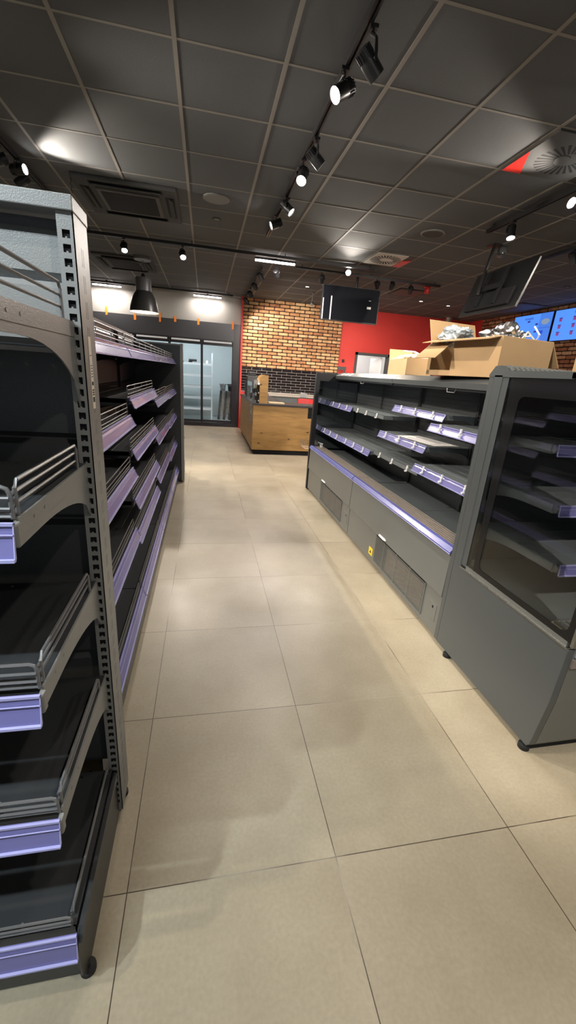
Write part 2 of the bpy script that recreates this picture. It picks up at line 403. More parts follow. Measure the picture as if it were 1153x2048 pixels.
# ------------------------------------------------------------------ cold room behind sliding glass doors
for nm, a_, b_ in (('wall_cold_room_back', (-3.2, 12.6, 0), (1.1, 12.7, 2.5)), ('wall_cold_room_right', (1.0, YB+.12, 0), (1.1, 12.6, 2.5)), ('wall_cold_room_left', (-3.3, YB+.12, 0), (-3.2, 12.7, 2.5)),
                   ('ceiling_cold_room', (-3.3, YB+.12, 2.5), (1.1, 12.7, 2.6)), ('floor_cold_room', (-3.3, YB+.12, -.1), (1.1, 12.7, .05))):
    struct(nm, B(nm, a_, b_, M_coolrm))
dx = [-2.6, -1.60, -.83, -.09, .655]
mb = MB()
mb.box((-2.6, YB-.02, 2.0), (.67, YB+.1, 2.03))
for x in dx: mb.box((x-.012, YB-.025, .09), (x+.02, YB+.1, 2.02))
d1 = struct('door_1', mb.build('door_1', M_dframe))
for i in range(4):
    a, b = dx[i]+.02, dx[i+1]-.012
    mb = MB(); mb.box((a, YB+.02, .10), (b, YB+.05, .155)); mb.box((a, YB+.02, 1.90), (b, YB+.05, 2.0)); mb.box((a, YB+.02, .10), (a+.012, YB+.05, 2.0)); mb.box((b-.012, YB+.02, .10), (b, YB+.05, 2.0))
    dp = mb.build('sliding_door', M_dframe, d1)
    mb = MB(); mb.box((a+.012, YB+.032, .155), (b-.012, YB+.037, 1.90)); mb.build('glass_pane', M_glass, dp)
    mb = MB(); mb.box((a+.03, YB-.028, 1.96), (b-.03, YB-.012, 1.995)); mb.build('header_rail', M_rack, dp)
# rack
t = thing('storage_rack', 'white metal rack with bare shelves behind the sliding glass doors', 'shelving', (0, 11.6, .05))
for zi in (.29, .57, .85, 1.13, 1.41):
    mb = MB(); mb.box((-2.4, -.2, zi), (.17, .25, zi+.03)); mb.box((-2.4, -.215, zi-.02), (.17, -.2, zi+.035)); mb.build('shelf', M_rack, t)
for x in (-2.4, -1.1, .17):
    for y in (-.21, .24):
        mb = MB(); mb.box((x-.017, y-.015, 0), (x+.017, y+.015, 1.70)); mb.build('upright', M_rack, t)
t = thing('metal_profiles', 'bundle of bare metal shelf profiles leaning inside the cold room corner', 'metal profiles', (.5, 11.75, .05))
for i in range(5):
    mb = MB(); x = -.17+i*.075
    mb.prism([(x, 0), (x+.06, 0), (x+.06+.06, .78), (x+.06, .78)], 'y', -.05, -.02); mb.build('profile', M_steel if i % 2 else M_panel, t)
# two dark bins standing on the low crate behind the profiles
mb = MB(); mb.box((.40, 11.82, .05), (.78, 12.15, .80)); tag(mb.build('steel_cabinet', M_steel, bevel=.004), 'low steel cabinet behind the leaning metal profiles', 'cabinet')
for i, x in enumerate((.475, .69)):
    mb = MB(); mb.lathe([(.065, 0), (.078, .16), (.098, .17), (.10, .20), (.085, .205), (.06, .19), (.055, .01)], (0,0,0), n=20, cap0=True)
    b_ = mb.build('bucket', M_black if i else M_steel, None, smooth=True, loc=(x, 11.95, .80))
    tag(b_, ['silver bucket on the steel cabinet, farther from the red strip', 'black bucket on the steel cabinet, nearer the red strip'][i], 'bucket')
mb = MB(); mb.box((-.42, 11.44, 1.52), (-.22, 11.50, 1.575)); mb.box((-.43, 11.45, 1.4905), (-.33, 11.49, 1.52)); tag(mb.build('black_bracket', M_black), 'small black bracket lying on the white rack top shelf', 'bracket')
mb = MB(); mb.lathe([(.03, 0), (.03, .05), (.012, .08)], (0,0,0), n=12, cap0=True, cap1=True); tag(mb.build('small_bottle', M_clip, None, smooth=True, loc=(.04, 11.5, 1.4905)), 'tiny white bottle on the rack top shelf', 'bottle')
LA = bpy.data.lights.new('cold_room_light', 'AREA'); LA.energy = 62; LA.size = 3; LA.size_y = .3; LA.shape = 'RECTANGLE'; LA.color = (.88,.96,1); o = bpy.data.objects.new('cold_room_light', LA); COL.objects.link(o); o.location = (-.8, 11.1, 2.35); o.rotation_euler = (math.radians(12), 0, 0)
# tape pieces on the band
tps = [(-2.16,2.525,2.345), (-1.565,2.429,2.295), (-1.02,2.5,2.302), (-.69,2.457,2.332), (-.166,2.453,2.315), (.63,2.46,2.287)]
tl = ['highest orange tape strip, nearest the perforated upright', 'orange tape strip under the left rim of the pendant lamp', 'orange tape strip just to the right of the pendant lamp', 'shorter orange tape strip, third to the right from the pendant lamp rim', 'orange tape strip above the second sliding door post', 'orange tape strip nearest the brick wall']
tl[3] = 'small orange tape strip midway between the pendant lamp and the door post'
for (x, z1, z0), lb in zip(tps, tl):
    mb = MB(); e = random.uniform(-.008, .008)
    mb.bm.verts.ensure_lookup_table()
    y0 = YB-.0075
    mb.prism([(x-.022, z0), (x+.022+e, z0+.006), (x+.022+e, z1), (x-.022, z1-.004)], 'y', y0-.002, y0)
    tag(mb.build('tape_strip', M_tape), lb, 'tape', 'orange tape strips on the fascia above the glass doors')

# ------------------------------------------------------------------ shelving
def perf_post(parent, w0, w1, z0, z1, side_x, yf, yb, flip=1, side=1):
    """front sheet at y=yf from x=w0..w1 with square holes, side sheet at side_x from yf..yb with slots"""
    mb = MB(); mb.use(M_post); t = .0022; cx = (w0+w1)/2
    hs = []
    z = z0+.03
    while z < z1-.03:
        hs.append((cx-.0070, cx+.0076, z, z+.0145)); z += .025
    # the little tooth in the bottom edge of each hole
    mb.sheet(w0, w1, z0, z1, hs, lambda u, v, w: (u, yf+w*flip, v), t)
    for h in hs:
        mb.box((cx-.0018, yf if flip > 0 else yf-t, h[2]), (cx+.0018, yf+t if flip > 0 else yf, h[2]+.0028))
    ss = []; z = z0+.04; ym = (yf+yb)/2
    while z < z1-.06:
        for d in (-.006, .006): ss.append((ym+d-.0012, ym+d+.0012, z, z+.034))
        z += .05
    a, b = min(yf, yb), max(yf, yb)
    mb.sheet(a, b, z0, z1, ss, lambda u, v, w: (side_x-w*side, u, v), t)
    # hidden back flange
    mb.box((min(w0, w1), yb-.001, z0), (max(w0, w1), yb+.001, z1))
    mb.box((w0-.001, a+.003, z0), (w0+.0005, b-.001, z1)) if side > 0 else mb.box((w1-.0005, a+.003, z0), (w1+.001, b-.001, z1))
    mb.use(M_post); mb.use(M_black)  # black liner added behind the holes to paint their shade
    xi = side_x-.007*side
    mb.box((min(xi, xi-.001*side), a+.004, z0+.01), (max(xi, xi-.001*side), b-.004, z1-.01))
    mb.box((w0+.004, yf+.007*flip-.0005, z0+.01), (w1-.004, yf+.007*flip+.0005, z1-.01))
    return mb.build('upright', None, parent)

def price_strip(parent, x0, x1, y, z, h=.046, lean=.022, clip=()):
    """y: front edge line, leaning out towards -y at the bottom"""
    mb = MB(); mb.use(M_strip)
    prof = [(y-.001, z+.002), (y-.006, z+.002), (y-.007, z-.008), (y-.004-lean*.35, z-.014), (y-.004-lean, z-h), (y-.001-lean, z-h), (y-.001-lean*.35, z-.014), (y-.001, z-.008)]
    mb.prism(prof, 'x', x0, x1)
    mb.use(M_lip)
    mb.box((x0, y-.009, z-.001), (x1, y-.004, z+.0035))
    mb.box((x0-.0005, y-.009-lean, z-h-.003), (x1+.0005, y-.002-lean, z-h+.0015))
    mb.tube([(x0, y-.0075-lean*.35, z-.0135), (x1, y-.0075-lean*.35, z-.0135)], .0012, 6)
    for xx in (x0, x1): mb.prism([(y-.007, z), (y-.0085, z-.002), (y-.0065-lean, z-h), (y-.001-lean, z-h)], 'x', xx-.0008, xx+.0008)
    o = mb.build('price_strip', None, parent)
    for cxx in clip:
        m2 = MB(); yc = y-.008-lean*.5
        m2.box((cxx-.007, yc-.006, z-.012), (cxx+.007, yc+.002, z+.008)); m2.box((cxx-.004, yc-.010, z-.030), (cxx+.004, yc-.002, z-.008)); m2.box((cxx-.004, yc-.022, z-.034), (cxx+.012, yc-.008, z-.026))
        m2.lathe([(.007, 0), (.007, .006)], (cxx, yc-.002, z+.006), n=10, cap0=True, cap1=True)
        m2.build('label_clip', M_clip, o)
    return o

def wire_rail(parent, x0, x1, y, z, h=.052, nv=3, r=.0024, name='front_rail'):
    mb = MB(); c = .010
    mb.tube([(x0, y, z), (x0, y, z+h-c), (x0+c*.3, y, z+h-c*.3), (x0+c, y, z+h), (x1-c, y, z+h), (x1-c*.3, y, z+h-c*.3), (x1, y, z+h-c), (x1, y, z)], r, 6)
    for k in (1, 2): mb.tube([(x0, y-.003, z+h*k/3), (x1, y-.003, z+h*k/3)], r*.85, 6)
    mb.tube([(x0, y, z+.003), (x1, y, z+.003)], r, 6)
    for i in range(1, nv+1):
        xx = x0+(x1-x0)*i/(nv+1); mb.tube([(xx, y+.002, z), (xx, y+.002, z+h+.002)], r*.9, 6)
    return mb.build(name, M_wire, parent, smooth=True)
def side_rail(parent, x, y0, y1, z, h=.052, r=.0026):
    mb = MB(); c = .01
    mb.tube([(x, y0, z), (x, y0, z+h-c), (x, y0+c, z+h), (x, y1-c, z+h), (x, y1, z+h-c), (x, y1, z)], r, 6)
    for k in (1, 2): mb.tube([(x-.003, y0-.004, z+h*k/3), (x-.003, y1+.006, z+h*k/3)], r*.9, 6)
    return mb.build('side_rail', M_wire, parent, smooth=True)

def tray(parent, x0, x1, yb, yf, z, fr=.030, holes=True, name='shelf', material=None, ribs=True):
    mb = MB(); t = .0015
    hs = []
    if holes:
        x = x0+.04
        while x < x1-.04:
            hs.append((x-.003, x+.003, yb-.018, yb-.012)); x += .05
    mb.sheet(x0, x1, yf, yb, hs, lambda u, v, w: (u, v, z-w), t)
    mb.box((x0, yf, z-fr), (x1, yf+.002, z)); mb.box((x0, yb-.002, z-.02), (x1, yb, z-t))
    mb.box((x0, yf, z-.022), (x0+.002, yb, z-t)); mb.box((x1-.002, yf, z-.022), (x1, yb, z-t))
    for k in range(1, 4 if ribs else 1):   # stiffening ribs pressed into the tray
        yy = yf+(yb-yf)*k/4
        mb.box((x0+.004, yy-.012, z-.001), (x1-.004, yy+.012, z+.0012))
    return mb.build(name, material or M_shelf, parent)
def bracket(parent, x, yb, yf, z, hb=.145, hf=.045, material=None, tk=.003, steep=.25):
    d = yb-yf; n = 12
    pts = [(yb, z-.002), (yf, z-.002), (yf, z-hf)]
    for i in range(1, n+1):
        s = i/n; yy = yf+d*s
        c = hf+(hb-hf)*(1-math.sqrt(max(0, 1-max(0, (s-steep)/(1-steep))**2)))
        pts.append((yy, z-c))
    mb = MB(); mb.prism(pts, 'x', x, x+tk)
    mb.box((x-.002, yf+.004, z-.030), (x+tk+.0015, yb-.01, z-.0005))
    for k in (.16, .28): mb.lathe([(.003, 0), (.003, .001)], (x+tk+.0015, yf+d*k, z-.016), (1,0,0), n=8, cap1=True)
    return mb.build('bracket', material or M_post, parent)

# end-of-aisle unit facing the camera
EX0, EX1, EY = -1.255, -.254, 1.0
t = thing('shelving_unit', 'grey metal end-of-aisle shelving unit with perforated upright, empty shelves facing the aisle front', 'shelving', (0, 0, 0))
ec = t
perf_post(t, EX1-.031, EX1, .02, 1.645, EX1, EY, EY+.10)
perf_post(t, EX0, EX0+.031, .02, 1.645, EX0, EY, EY+.10, side=-1)
mb = MB()
mb.box((EX0+.031, EY+.045, .19), (EX1-.031, EY+.05, 1.64))
zz = .20
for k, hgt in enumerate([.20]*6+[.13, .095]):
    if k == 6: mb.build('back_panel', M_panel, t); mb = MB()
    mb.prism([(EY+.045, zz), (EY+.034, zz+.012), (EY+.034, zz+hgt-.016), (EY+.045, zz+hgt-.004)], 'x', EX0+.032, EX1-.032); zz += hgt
mb.build('lit_back_panel', M_post, t)  # lighter post metal on these upper panels puts the light into their colour
mb = MB(); mb.box((EX0-.002, EY-.008, 1.645), (EX1+.002, EY+.103, 1.672)); mb.build('top_cap', M_post, t, bevel=.002)
mb = MB(); mb.box((EX1+.0002, EY+.035, 1.27), (EX1+.0012, EY+.055, 1.425)); lab = mb.build('maker_label', M_label, t)
mb = MB()
for k, (a, b) in enumerate([(1.285,1.296), (1.300,1.303), (1.305,1.308), (1.310,1.313), (1.322,1.330), (1.340,1.3415), (1.346,1.3475), (1.352,1.3535), (1.358,1.3595), (1.364,1.3655), (1.385,1.3865)]):
    mb.box((EX1+.0012, EY+.038, a), (EX1+.0016, EY+.051, b))
mb.build('printed_marks', M_black, lab)
shz = [(1.450, .062), (1.150, .052), (.845, .052), (.550, .040)]
for z, rh in shz:
    s = tray(t, EX0+.008, EX1-.018, EY-.004, .625, z, ribs=False)
    bracket(s, EX1-.019, EY+.004, .620, z, hb=.18 if z > 1.4 else .135); bracket(s, EX0+.006, EY+.004, .620, z)
    mb = MB(); mb.box((EX1-.019, .604, z-.040), (EX1-.009, .622, z-.002)); mb.build('end_cap', M_post, s, bevel=.004)
    side_rail(s, EX1-.020, .640, EY-.055, z, rh, r=.0032)
    wire_rail(s, EX0+.01, EX1-.020, .622, z, rh-.004, nv=9, r=.0032)
    price_strip(s, EX0+.008, EX1-.013, .610, z-.003, h=.050, lean=.012)
s = tray(t, EX0+.008, EX1-.020, EY-.004, .62, .20, ribs=False)
wire_rail(s, EX0+.01, EX1-.028, .622, .20, .028, nv=9, r=.003); side_rail(s, EX1-.030, .640, EY-.02, .20, .026, r=.003)
price_strip(s, EX0+.008, EX1-.013, .605, .202, h=.062, lean=.012)
mb = MB()
mb.prism([(.625, .004), (.598, .06), (.598, .17), (.615, .195), (EY-.01, .195), (EY+.09, .10), (EY+.09, .02), (.97, .004)], 'x', EX1-.016, EX1-.012)
mb.prism([(.60, .175), (.62, .198), (EY-.02, .198), (EY-.02, .175)], 'x', EX1-.014, EX1-.004)
mb.build('base_bracket', M_panel, t)
mb = MB(); mb.box((EX0+.008, .628, .004), (EX1-.018, .632, .17)); mb.build('kick_plate', M_panel, t)
for yy in (.635, 1.07):
    mb = MB(); mb.lathe([(.018, 0), (.018, .012), (.006, .014), (.006, .03)], (EX1-.014, yy, 0), n=16, cap0=True, cap1=True); mb.build('foot', M_rubber, t, smooth=True)

# run of shelving bays along the aisle (local frame turned so that -y looks to +x)
RX = -.785
levels = [
    (1.140, .885, .560),
    (1.216, .964, .707, .512),
    (1.137, .867, .575),
    (1.127, .852, .530)]
names = ['first bay of the dark aisle shelving, directly behind the perforated upright', 'second bay of the dark aisle shelving, the one with five shelf levels below its top', 'third bay of the dark aisle shelving, with blue price strips',
         'last bay of the dark aisle shelving, against the far end panel']
names[1] = 'second bay of the dark aisle shelving, with the most shelves of the four'
for k in range(4):
    y0 = 1.108+k*.999
    t = thing('shelving_bay', names[k], 'shelving', (RX, y0, 0), PI/2, 'bays of the dark aisle shelving')
    W = .997
    mb = MB(); mb.box((.012, .0, .18), (W-.012, .006, 1.64))
    zz = .20
    for hgt in [.20]*7:
        mb.prism([(0, zz), (-.010, zz+.012), (-.010, zz+hgt-.016), (0, zz+hgt-.004)], 'x', .014, W-.014); zz += hgt
    mb.build('back_panel', M_panel, t)
    mb = MB(); mb.box((.0, -.012, 1.64), (W, .05, 1.662)); mb.build('top_cap', M_post, t)
    mb = MB(); mb.box((.0, -.03, .0), (.022, .03, 1.64)); mb.build('upright', M_panel, t)
    for z in (1.445,)+levels[k]:
        s = tray(t, .002, W-.002, -.012, -.425, z-.002, holes=False)
        for xb in (.004, W-.007): bracket(s, xb, -.01, -.42, z-.004, hb=.12, hf=.035, material=M_shelf, tk=.002)
        price_strip(s, .004, W-.004, -.427, z, h=.045, lean=.022)
        wire_rail(s, .012, W-.012, -.420, z, .055, nv=3)
    s = tray(t, .002, W-.002, -.012, -.445, .200, holes=False)
    price_strip(s, .004, W-.004, -.440, .204, h=.050, lean=.022)
    wire_rail(s, .012, W-.012, -.432, .20, .045, nv=3)
    B('kick_plate', (.002, -.452, .01), (W-.002, -.449, .16), M_panel, t)
    for xx in (.03, W-.03):
        mb = MB(); mb.lathe([(.018, 0), (.018, .012), (.006, .014), (.006, .03)], (xx, -.40, 0), n=12, cap0=True, cap1=True); mb.build('foot', M_rubber, t)
# far end unit seen from behind
t = thing('shelving_unit', 'far end unit closing the aisle shelving, seen as a plain dark back panel', 'shelving', (0, 0, 0))
perf_post(t, -.285, -.254, .02, 1.62, -.254, 5.20, 5.11, flip=-1)
mb = MB(); mb.box((EX0, 5.115, .04), (-.290, 5.125, .795)); mb.box((EX0, 5.115, .80), (-.290, 5.125, 1.60)); mb.build('back_panel', M_panel, t, bevel=.002)
mb = MB(); hs = []; z = .06
while z < 1.58: hs.append((-.273, -.264, z, z+.012)); z += .025
mb.sheet(-.290, -.256, .03, 1.60, hs, lambda u, v, w: (u, 5.112+w, v), .002); mb.build('perforated_strip', M_panel, t)
B('top_cap', (EX0, 5.108, 1.60), (-.254, 5.2, 1.615), M_post, t)
for z in (1.45, 1.1, .8, .5): tray(t, EX0+.01, -.27, 5.62, 5.20, z, holes=False)
B('base', (EX0, 5.13, .02), (-.27, 5.62, .18), M_panel, t)

# ------------------------------------------------------------------ coolers
CX = 1.27
GC = 'modules of the long open cooler'
def cooler_module(y0, y1, label, key_y, gy0, gy1, hy):
    t = thing('open_cooler', label, 'cooler', (0, 0, 0), 0, GC)
    # body parts
    B('lower_panel', (CX+.012, y0+.002, .03), (CX+.03, y1-.002, .278), M_coolp, t)
    mb = MB(); mb.prism([(CX, .282), (CX+.008, .540), (CX+.035, .560), (CX+.035, .282)], 'y', y0+.002, y1-.002); mb.build('front_bumper', M_coolp, t, bevel=.003)
    B('plinth', (CX+.06, y0+.01, 0), (2.05, y1-.01, .05), M_black, t)
    mb = MB(); mb.use(M_inner); mb.box((CX+.035, y0+.002, .05), (CX+.05, y1-.002, .52)); mb.box((CX+.05, y0+.002, .40), (2.05, y1-.002, .42)); mb.build('tub', None, t)
    mb = MB(); mb.use(M_bump); mb.prism([(CX-.002, .535), (CX-.004, .548), (CX+.012, .568), (CX+.034, .572), (CX+.034, .566), (CX+.014, .560), (CX+.004, .545)], 'y', y0+.003, y1-.003)
    mb.use(M_lip); mb.tube([(CX-.004, y0+.003, .538), (CX-.004, y1-.003, .538)], .002, 6); mb.tube([(CX+.013, y0+.003, .569), (CX+.013, y1-.003, .569)], .0018, 6); mb.build('bumper_strip', None, t)
    mb = MB(); hs = []
    yy = y0+.02
    mb.use(M_grille)
    while yy < y1-.01:
        mb.box((CX+.040, yy, .548), (CX+.165, yy+.0035, .560)); yy += .0105
    for xx in (CX+.038, CX+.06, CX+.08, CX+.10, CX+.12, CX+.141, CX+.165): mb.box((xx, y0+.004, .546), (xx+.003, y1-.004, .561))
    mb.box((CX+.036, y0+.003, .50), (CX+.040, y1-.003, .562)); mb.box((CX+.036, y0+.003, .530), (CX+.17, y1-.003, .533))
    mb.build('air_grille', None, t)
    mb = MB(); mb.use(M_cshelf)
    n = 2; w = (y1-y0-.01)/n
    for i in range(n):
        mb.box((CX+.175, y0+.005+i*w, .512), (1.80, y0+.005+(i+1)*w-.004, .520)); mb.box((CX+.172, y0+.005+i*w, .495), (CX+.178, y0+.005+(i+1)*w-.004, .530))
    mb.build('deck', None, t)
    # perforated back wall
    mb = MB(); hs = []
    z = .62
    nrow = 0
    while z < 1.36:
        yy = y0+.05
        while yy < y1-.05:
            hs.append((yy, yy+.011, z, z+.005)); yy += .030
        z += .035
    mb.use(M_inner); mb.sheet(y0+.002, y1-.002, .52, 1.40, hs, lambda u, v, w: (1.80+w, u, v), .002)
    mb.use(M_dark); mb.box((1.84, y0, .4), (1.86, y1, 1.42)); mb.build('back_wall', None, t)
    B('outer_back', (2.03, y0+.002, .05), (2.05, y1-.002, 1.437), M_cool, t)
    # canopy
    mb = MB(); mb.prism([(1.512, 1.366), (1.508, 1.400), (1.585, 1.437), (2.05, 1.437), (2.05, 1.42), (1.60, 1.40), (1.53, 1.366)], 'y', y0+.001, y1-.001); cn = mb.build('canopy', M_cool, t)
    mb = MB(); mb.box((1.522, y0+.01, 1.352), (1.535, y1-.01, 1.368)); mb.box((1.55, y0+.01, 1.362), (1.80, y1-.01, 1.372)); mb.build('canopy_underside', M_dark, cn)
    mb = MB(); ym = (y0+y1)/2-.1
    mb.tube([(1.515, ym-.05, 1.362), (1.512, ym-.04, 1.340), (1.512, ym+.04, 1.340), (1.515, ym+.05, 1.362)], .003, 6); mb.build('blind_handle', M_wire, cn)
    # ventilation grille in the lower panel with the condenser behind
    mb = MB(); z = .062
    while z < .27: mb.box((CX+.0065, gy0, z), (CX+.0105, gy1, z+.0040)); z += .0105
    for f in (0, .26, .53, .80, 1): yy = gy0+(gy1-gy0)*f; mb.box((CX+.006, yy-.003, .06), (CX+.0125, yy+.003, .274))
    g = mb.build('vent_grille', M_coolp, t)
    mb = MB(); mb.use(M_black).box((CX+.0118, gy0, .06), (CX+.0125, gy1, .274)); mb.use(M_copper).box((CX+.0105, gy0+.02, .085), (CX+.0116, gy1-.20 if gy0 < 3 else gy1-.1, .255)); mb.build('condenser', None, g)
    mb = MB(); mb.box((CX+.010, key_y, .10), (CX+.013, key_y+.075, .205)); kp = mb.build('key_plate', M_coolp, t, bevel=.001)
    B('keyhole', (CX+.009, key_y+.03, .172), (CX+.0102, key_y+.042, .187), M_black, kp)
    mb = MB(); mb.tube([(CX-.006, hy, .300), (CX-.012, hy+.02, .304), (CX-.012, hy+.10, .306), (CX-.006, hy+.115, .304)], [.004, .0085, .0085, .004], 10); mb.box((CX-.006, hy+.02, .300), (CX+.001, hy+.09, .306)); mb.build('bumper_clip', M_clip, t, smooth=True)
    return t
cA = cooler_module(1.755, 3.30, 'near module of the long open cooler, with a yellow sticker by its floor grille', 1.79, 1.935, 2.675, 2.49)
cB = cooler_module(3.305, 4.875, 'far module of the long open cooler, beside its black end panel', 3.345, 3.53, 4.27, 4.08)
B('yellow_sticker', (CX+.0100, 2.715, .075), (CX+.0118, 2.785, .135), M_yel, cA)
mb = MB(); mb.prism([(2.735, .092), (2.765, .092), (2.750, .118)], 'x', CX+.0092, CX+.0100); mb.build('sticker_symbol', M_black, cA)
def cshelf(par, y0, y1, X, z, strip=True, clips=(.2, .5, .82), tilt=0):
    """cooler shelf between y0..y1, front edge at x=X; built in a frame where -y looks to -x"""
    s = thing('shelf_frame', None, None)
    bpy.data.objects.remove(s)
    W = y1-y0
    M = Matrix.Translation((1.80, y1, 0)) @ Matrix.Rotation(-PI/2, 4, 'Z')
    d = 1.80-X
    s = tray(None, .003, W-.003, -.002, -d+.012, z, fr=.032, holes=False, name='shelf', material=M_cshelf)
    s.parent = par; s.matrix_local = M
    for xx in (.005, W-.008): bracket(s, xx, -.002, -d+.02, z-.002, hb=.085, hf=.03, material=M_cshelf, tk=.002, steep=.45)
    if strip: price_strip(s, .006, W-.006, -d+.012, z+.001, h=.044, lean=.020, clip=[W*c for c in clips])
    else:
        for c in clips:
            m2 = MB(); yy = -d+.010; cxx = W*c
            m2.box((cxx-.007, yy-.008, z-.012), (cxx+.007, yy, z+.008)); m2.box((cxx-.004, yy-.012, z-.030), (cxx+.004, yy-.003, z-.008)); m2.box((cxx-.004, yy-.022, z-.034), (cxx+.012, yy-.01, z-.026)); m2.build('label_clip', M_clip, s)
    return s
cshelf(cB, 4.09, 4.87, 1.474, 1.100)
cshelf(cB, 3.31, 4.085, 1.474, 1.100, strip=False)
cshelf(cB, 4.09, 4.87, 1.40, .792)
cshelf(cB, 3.31, 4.085, 1.40, .795)
cshelf(cA, 2.505, 3.295, 1.555, 1.192)
cs = cshelf(cA, 2.505, 3.295, 1.455, .978)
cshelf(cA, 2.505, 3.295, 1.415, .810, strip=False)
cshelf(cA, 1.765, 2.50, 1.45, 1.135)
cshelf(cA, 1.765, 2.50, 1.385, .865)
mb = MB(); M = Matrix.Translation((1.60, 2.80, .9815)) @ Matrix.Rotation(.12, 4, 'Z'); mb.box((-.10, -.26, 0), (.11, .22, .0012), M); pp = mb.build('paper_sheet', M_paper)
tag(pp, 'printed white sheet lying on the cooler middle shelf', 'paper')
mb = MB()
for i in range(7): mb.box((-.08+i*.024, -.20, .0012), (-.072+i*.024, .10+.03*(i % 3), .0016), M)
mb.build('printed_lines', mat('print_grey', (.35,.34,.34), .7), pp)
# black upright rails inside
for c_, yy in ((cA, 2.502), (cA, 1.765), (cB, 4.087), (cB, 3.308), (cA, 3.292), (cB, 4.862)):
    mb = MB(); hs = []; z = .60
    while z < 1.34: hs.append((yy-.004, yy+.004, z, z+.013)); z += .025
    mb.sheet(yy-.012, yy+.012, .53, 1.38, hs, lambda u, v, w: (1.785+w, u, v), .002); mb.build('shelf_rail', M_dark, c_)
# far end panel with glass
t = thing('cooler_end_panel', 'black end panel with dark glass closing the far end of the cooler', 'panel', (0, 0, 0))
mb = MB(); mb.prism([(CX, 0.01), (CX, .60), (CX+.012, 1.40), (CX+.02, 1.425), (2.05, 1.425), (2.05, .01)], 'y', 4.90, 4.945); mb.build('frame', M_dark, t, bevel=.003)
mb = MB(); mb.box((CX+.055, 4.880, .54), (1.81, 4.888, 1.33)); mb.build('glass', M_mirror, t)
B('frame_edge', (CX+.008, 4.878, .54), (CX+.055, 4.900, 1.40), M_dark, t)
B('foot', (CX+.03, 4.88, 0), (CX+.06, 4.92, .02), M_rubber, t)

# near end unit (its front faces the camera side)
t = thing('display_fridge', 'tall graphite end fridge with a large black-bordered side window', 'fridge', (0, 0, 0))
ef = t
UX1 = 3.0
side_poly = [(1.05, .03), (1.025, .10), (.998, .28), (.995, .512), (1.66, .512), (1.74, .512), (1.74, .03)]
mb = MB(); mb.prism([(1.032, .03), (1.02, .05), (.998, .28), (.995, .515), (1.715, .515), (1.715, .03)], 'x', CX, CX+.03); mb.build('side_panel', M_cool, t, bevel=.002)
mb = MB(); mb.box((CX-.002, 1.0, .515), (CX+.03, 1.66, .522)); mb.build('side_trim', M_steel, t)
mb = MB(); mb.box((CX, 1.66, .515), (CX+.04, 1.716, 1.44)); mb.box((CX+.002, 1.718, .03), (CX+.04, 1.752, 1.44)); mb.build('corner_post', M_cool, t, bevel=.003)
B('post_trim', (CX+.004, 1.622, .530), (CX+.03, 1.66, 1.43), M_cool, t)
B('lower_sill', (CX+.003, 1.01, .522), (CX+.03, 1.62, .541), M_coolp, t)
# window: frit border + glass
wy0, wy1, wz0, wz1 = .995, 1.622, .541, 1.432
def rrect(a, b, c, d, r, n=5):
    return arc(b-r, d-r, r, 0, 90, n)+arc(a+r, d-r, r, 90, 180, n)+arc(a+r, c+r, r, 180, 270, n)+arc(b-r, c+r, r, 270, 360, n)
mb = MB()
inner = rrect(wy0+.028, wy1-.085, wz0+.025, wz1-.075, .03)
n = len(inner); mid = ((wy0+wy1)/2, (wz0+wz1)/2)
outer = []
for (u, v) in inner:
    du, dv = u-mid[0], v-mid[1]
    k = min((wy1-mid[0])/du if du > 0 else (wy0-mid[0])/du, (wz1-mid[1])/dv if dv > 0 else (wz0-mid[1])/dv) if du and dv else 1
    outer.append((mid[0]+du*k, mid[1]+dv*k))
corners = [(wy1, wz1), (wy0, wz1), (wy0, wz0), (wy1, wz0)]
for w in (CX+.0045, CX+.0055):
    iv = [mb.bm.verts.new((w, u, v)) for u, v in inner]; ov = [mb.bm.verts.new((w, u, v)) for u, v in outer]
    for i in range(n):
        j = (i+1) % n
        a, b = outer[i], outer[j]
        cc = [c for c in corners if (abs(a[0]-c[0]) < 1e-6 and abs(b[1]-c[1]) < 1e-6) or (abs(a[1]-c[1]) < 1e-6 and abs(b[0]-c[0]) < 1e-6)]
        if cc and abs(a[0]-b[0]) > 1e-6 and abs(a[1]-b[1]) > 1e-6:
            mb.face([iv[i], ov[i], mb.bm.verts.new((w, *cc[0])), ov[j], iv[j]])
        else: mb.face([iv[i], ov[i], ov[j], iv[j]])
wf = mb.build('window_border', M_frit, t)
mb = MB(); mb.box((CX+.006, wy0, wz0), (CX+.012, wy1, wz1)); mb.build('window_glass', M_glass, t)
mb = MB(); mb.box((CX+.004, .985, .53), (CX+.03, .997, 1.44)); mb.build('window_edge', M_steel, t)
# front bumper and tub
mb = MB(); mb.prism([(1.032, .03), (1.02, .05), (.998, .28), (.995, .515), (1.02, .535), (1.06, .535), (1.06, .03)], 'x', CX+.031, UX1); mb.build('front_panel', M_coolp, t)
mb = MB(); mb.box((CX+.031, .985, .44), (UX1, .9955, .475)); mb.build('bumper_band', mat('bumper_brown', (.20,.17,.15), .4), t)
mb = MB()
for i in range(24):
    for j in range(8):
        x = CX+.22+i*.014; z = .07+j*.016
        yy = 1.030-.034*((z-.03)/.25)
        mb.box((x, yy-.006, z), (x+.008, yy-.0035, z+.008))
mb.build('front_perforation', M_black, t)
price_strip(t, CX+.04, UX1, 1.0, .535, h=.05, lean=.004)
mb = MB(); mb.use(M_cshelf); mb.box((CX+.032, 1.13, .545), (UX1, 1.66, .553))
for i in range(60):
    x = CX+.05+i*.026; mb.use(M_cshelf); mb.box((x, 1.03, .545), (x+.014, 1.12, .552))
mb.use(M_inner).box((CX+.032, 1.03, .50), (UX1, 1.13, .505)); mb.build('deck', None, t)
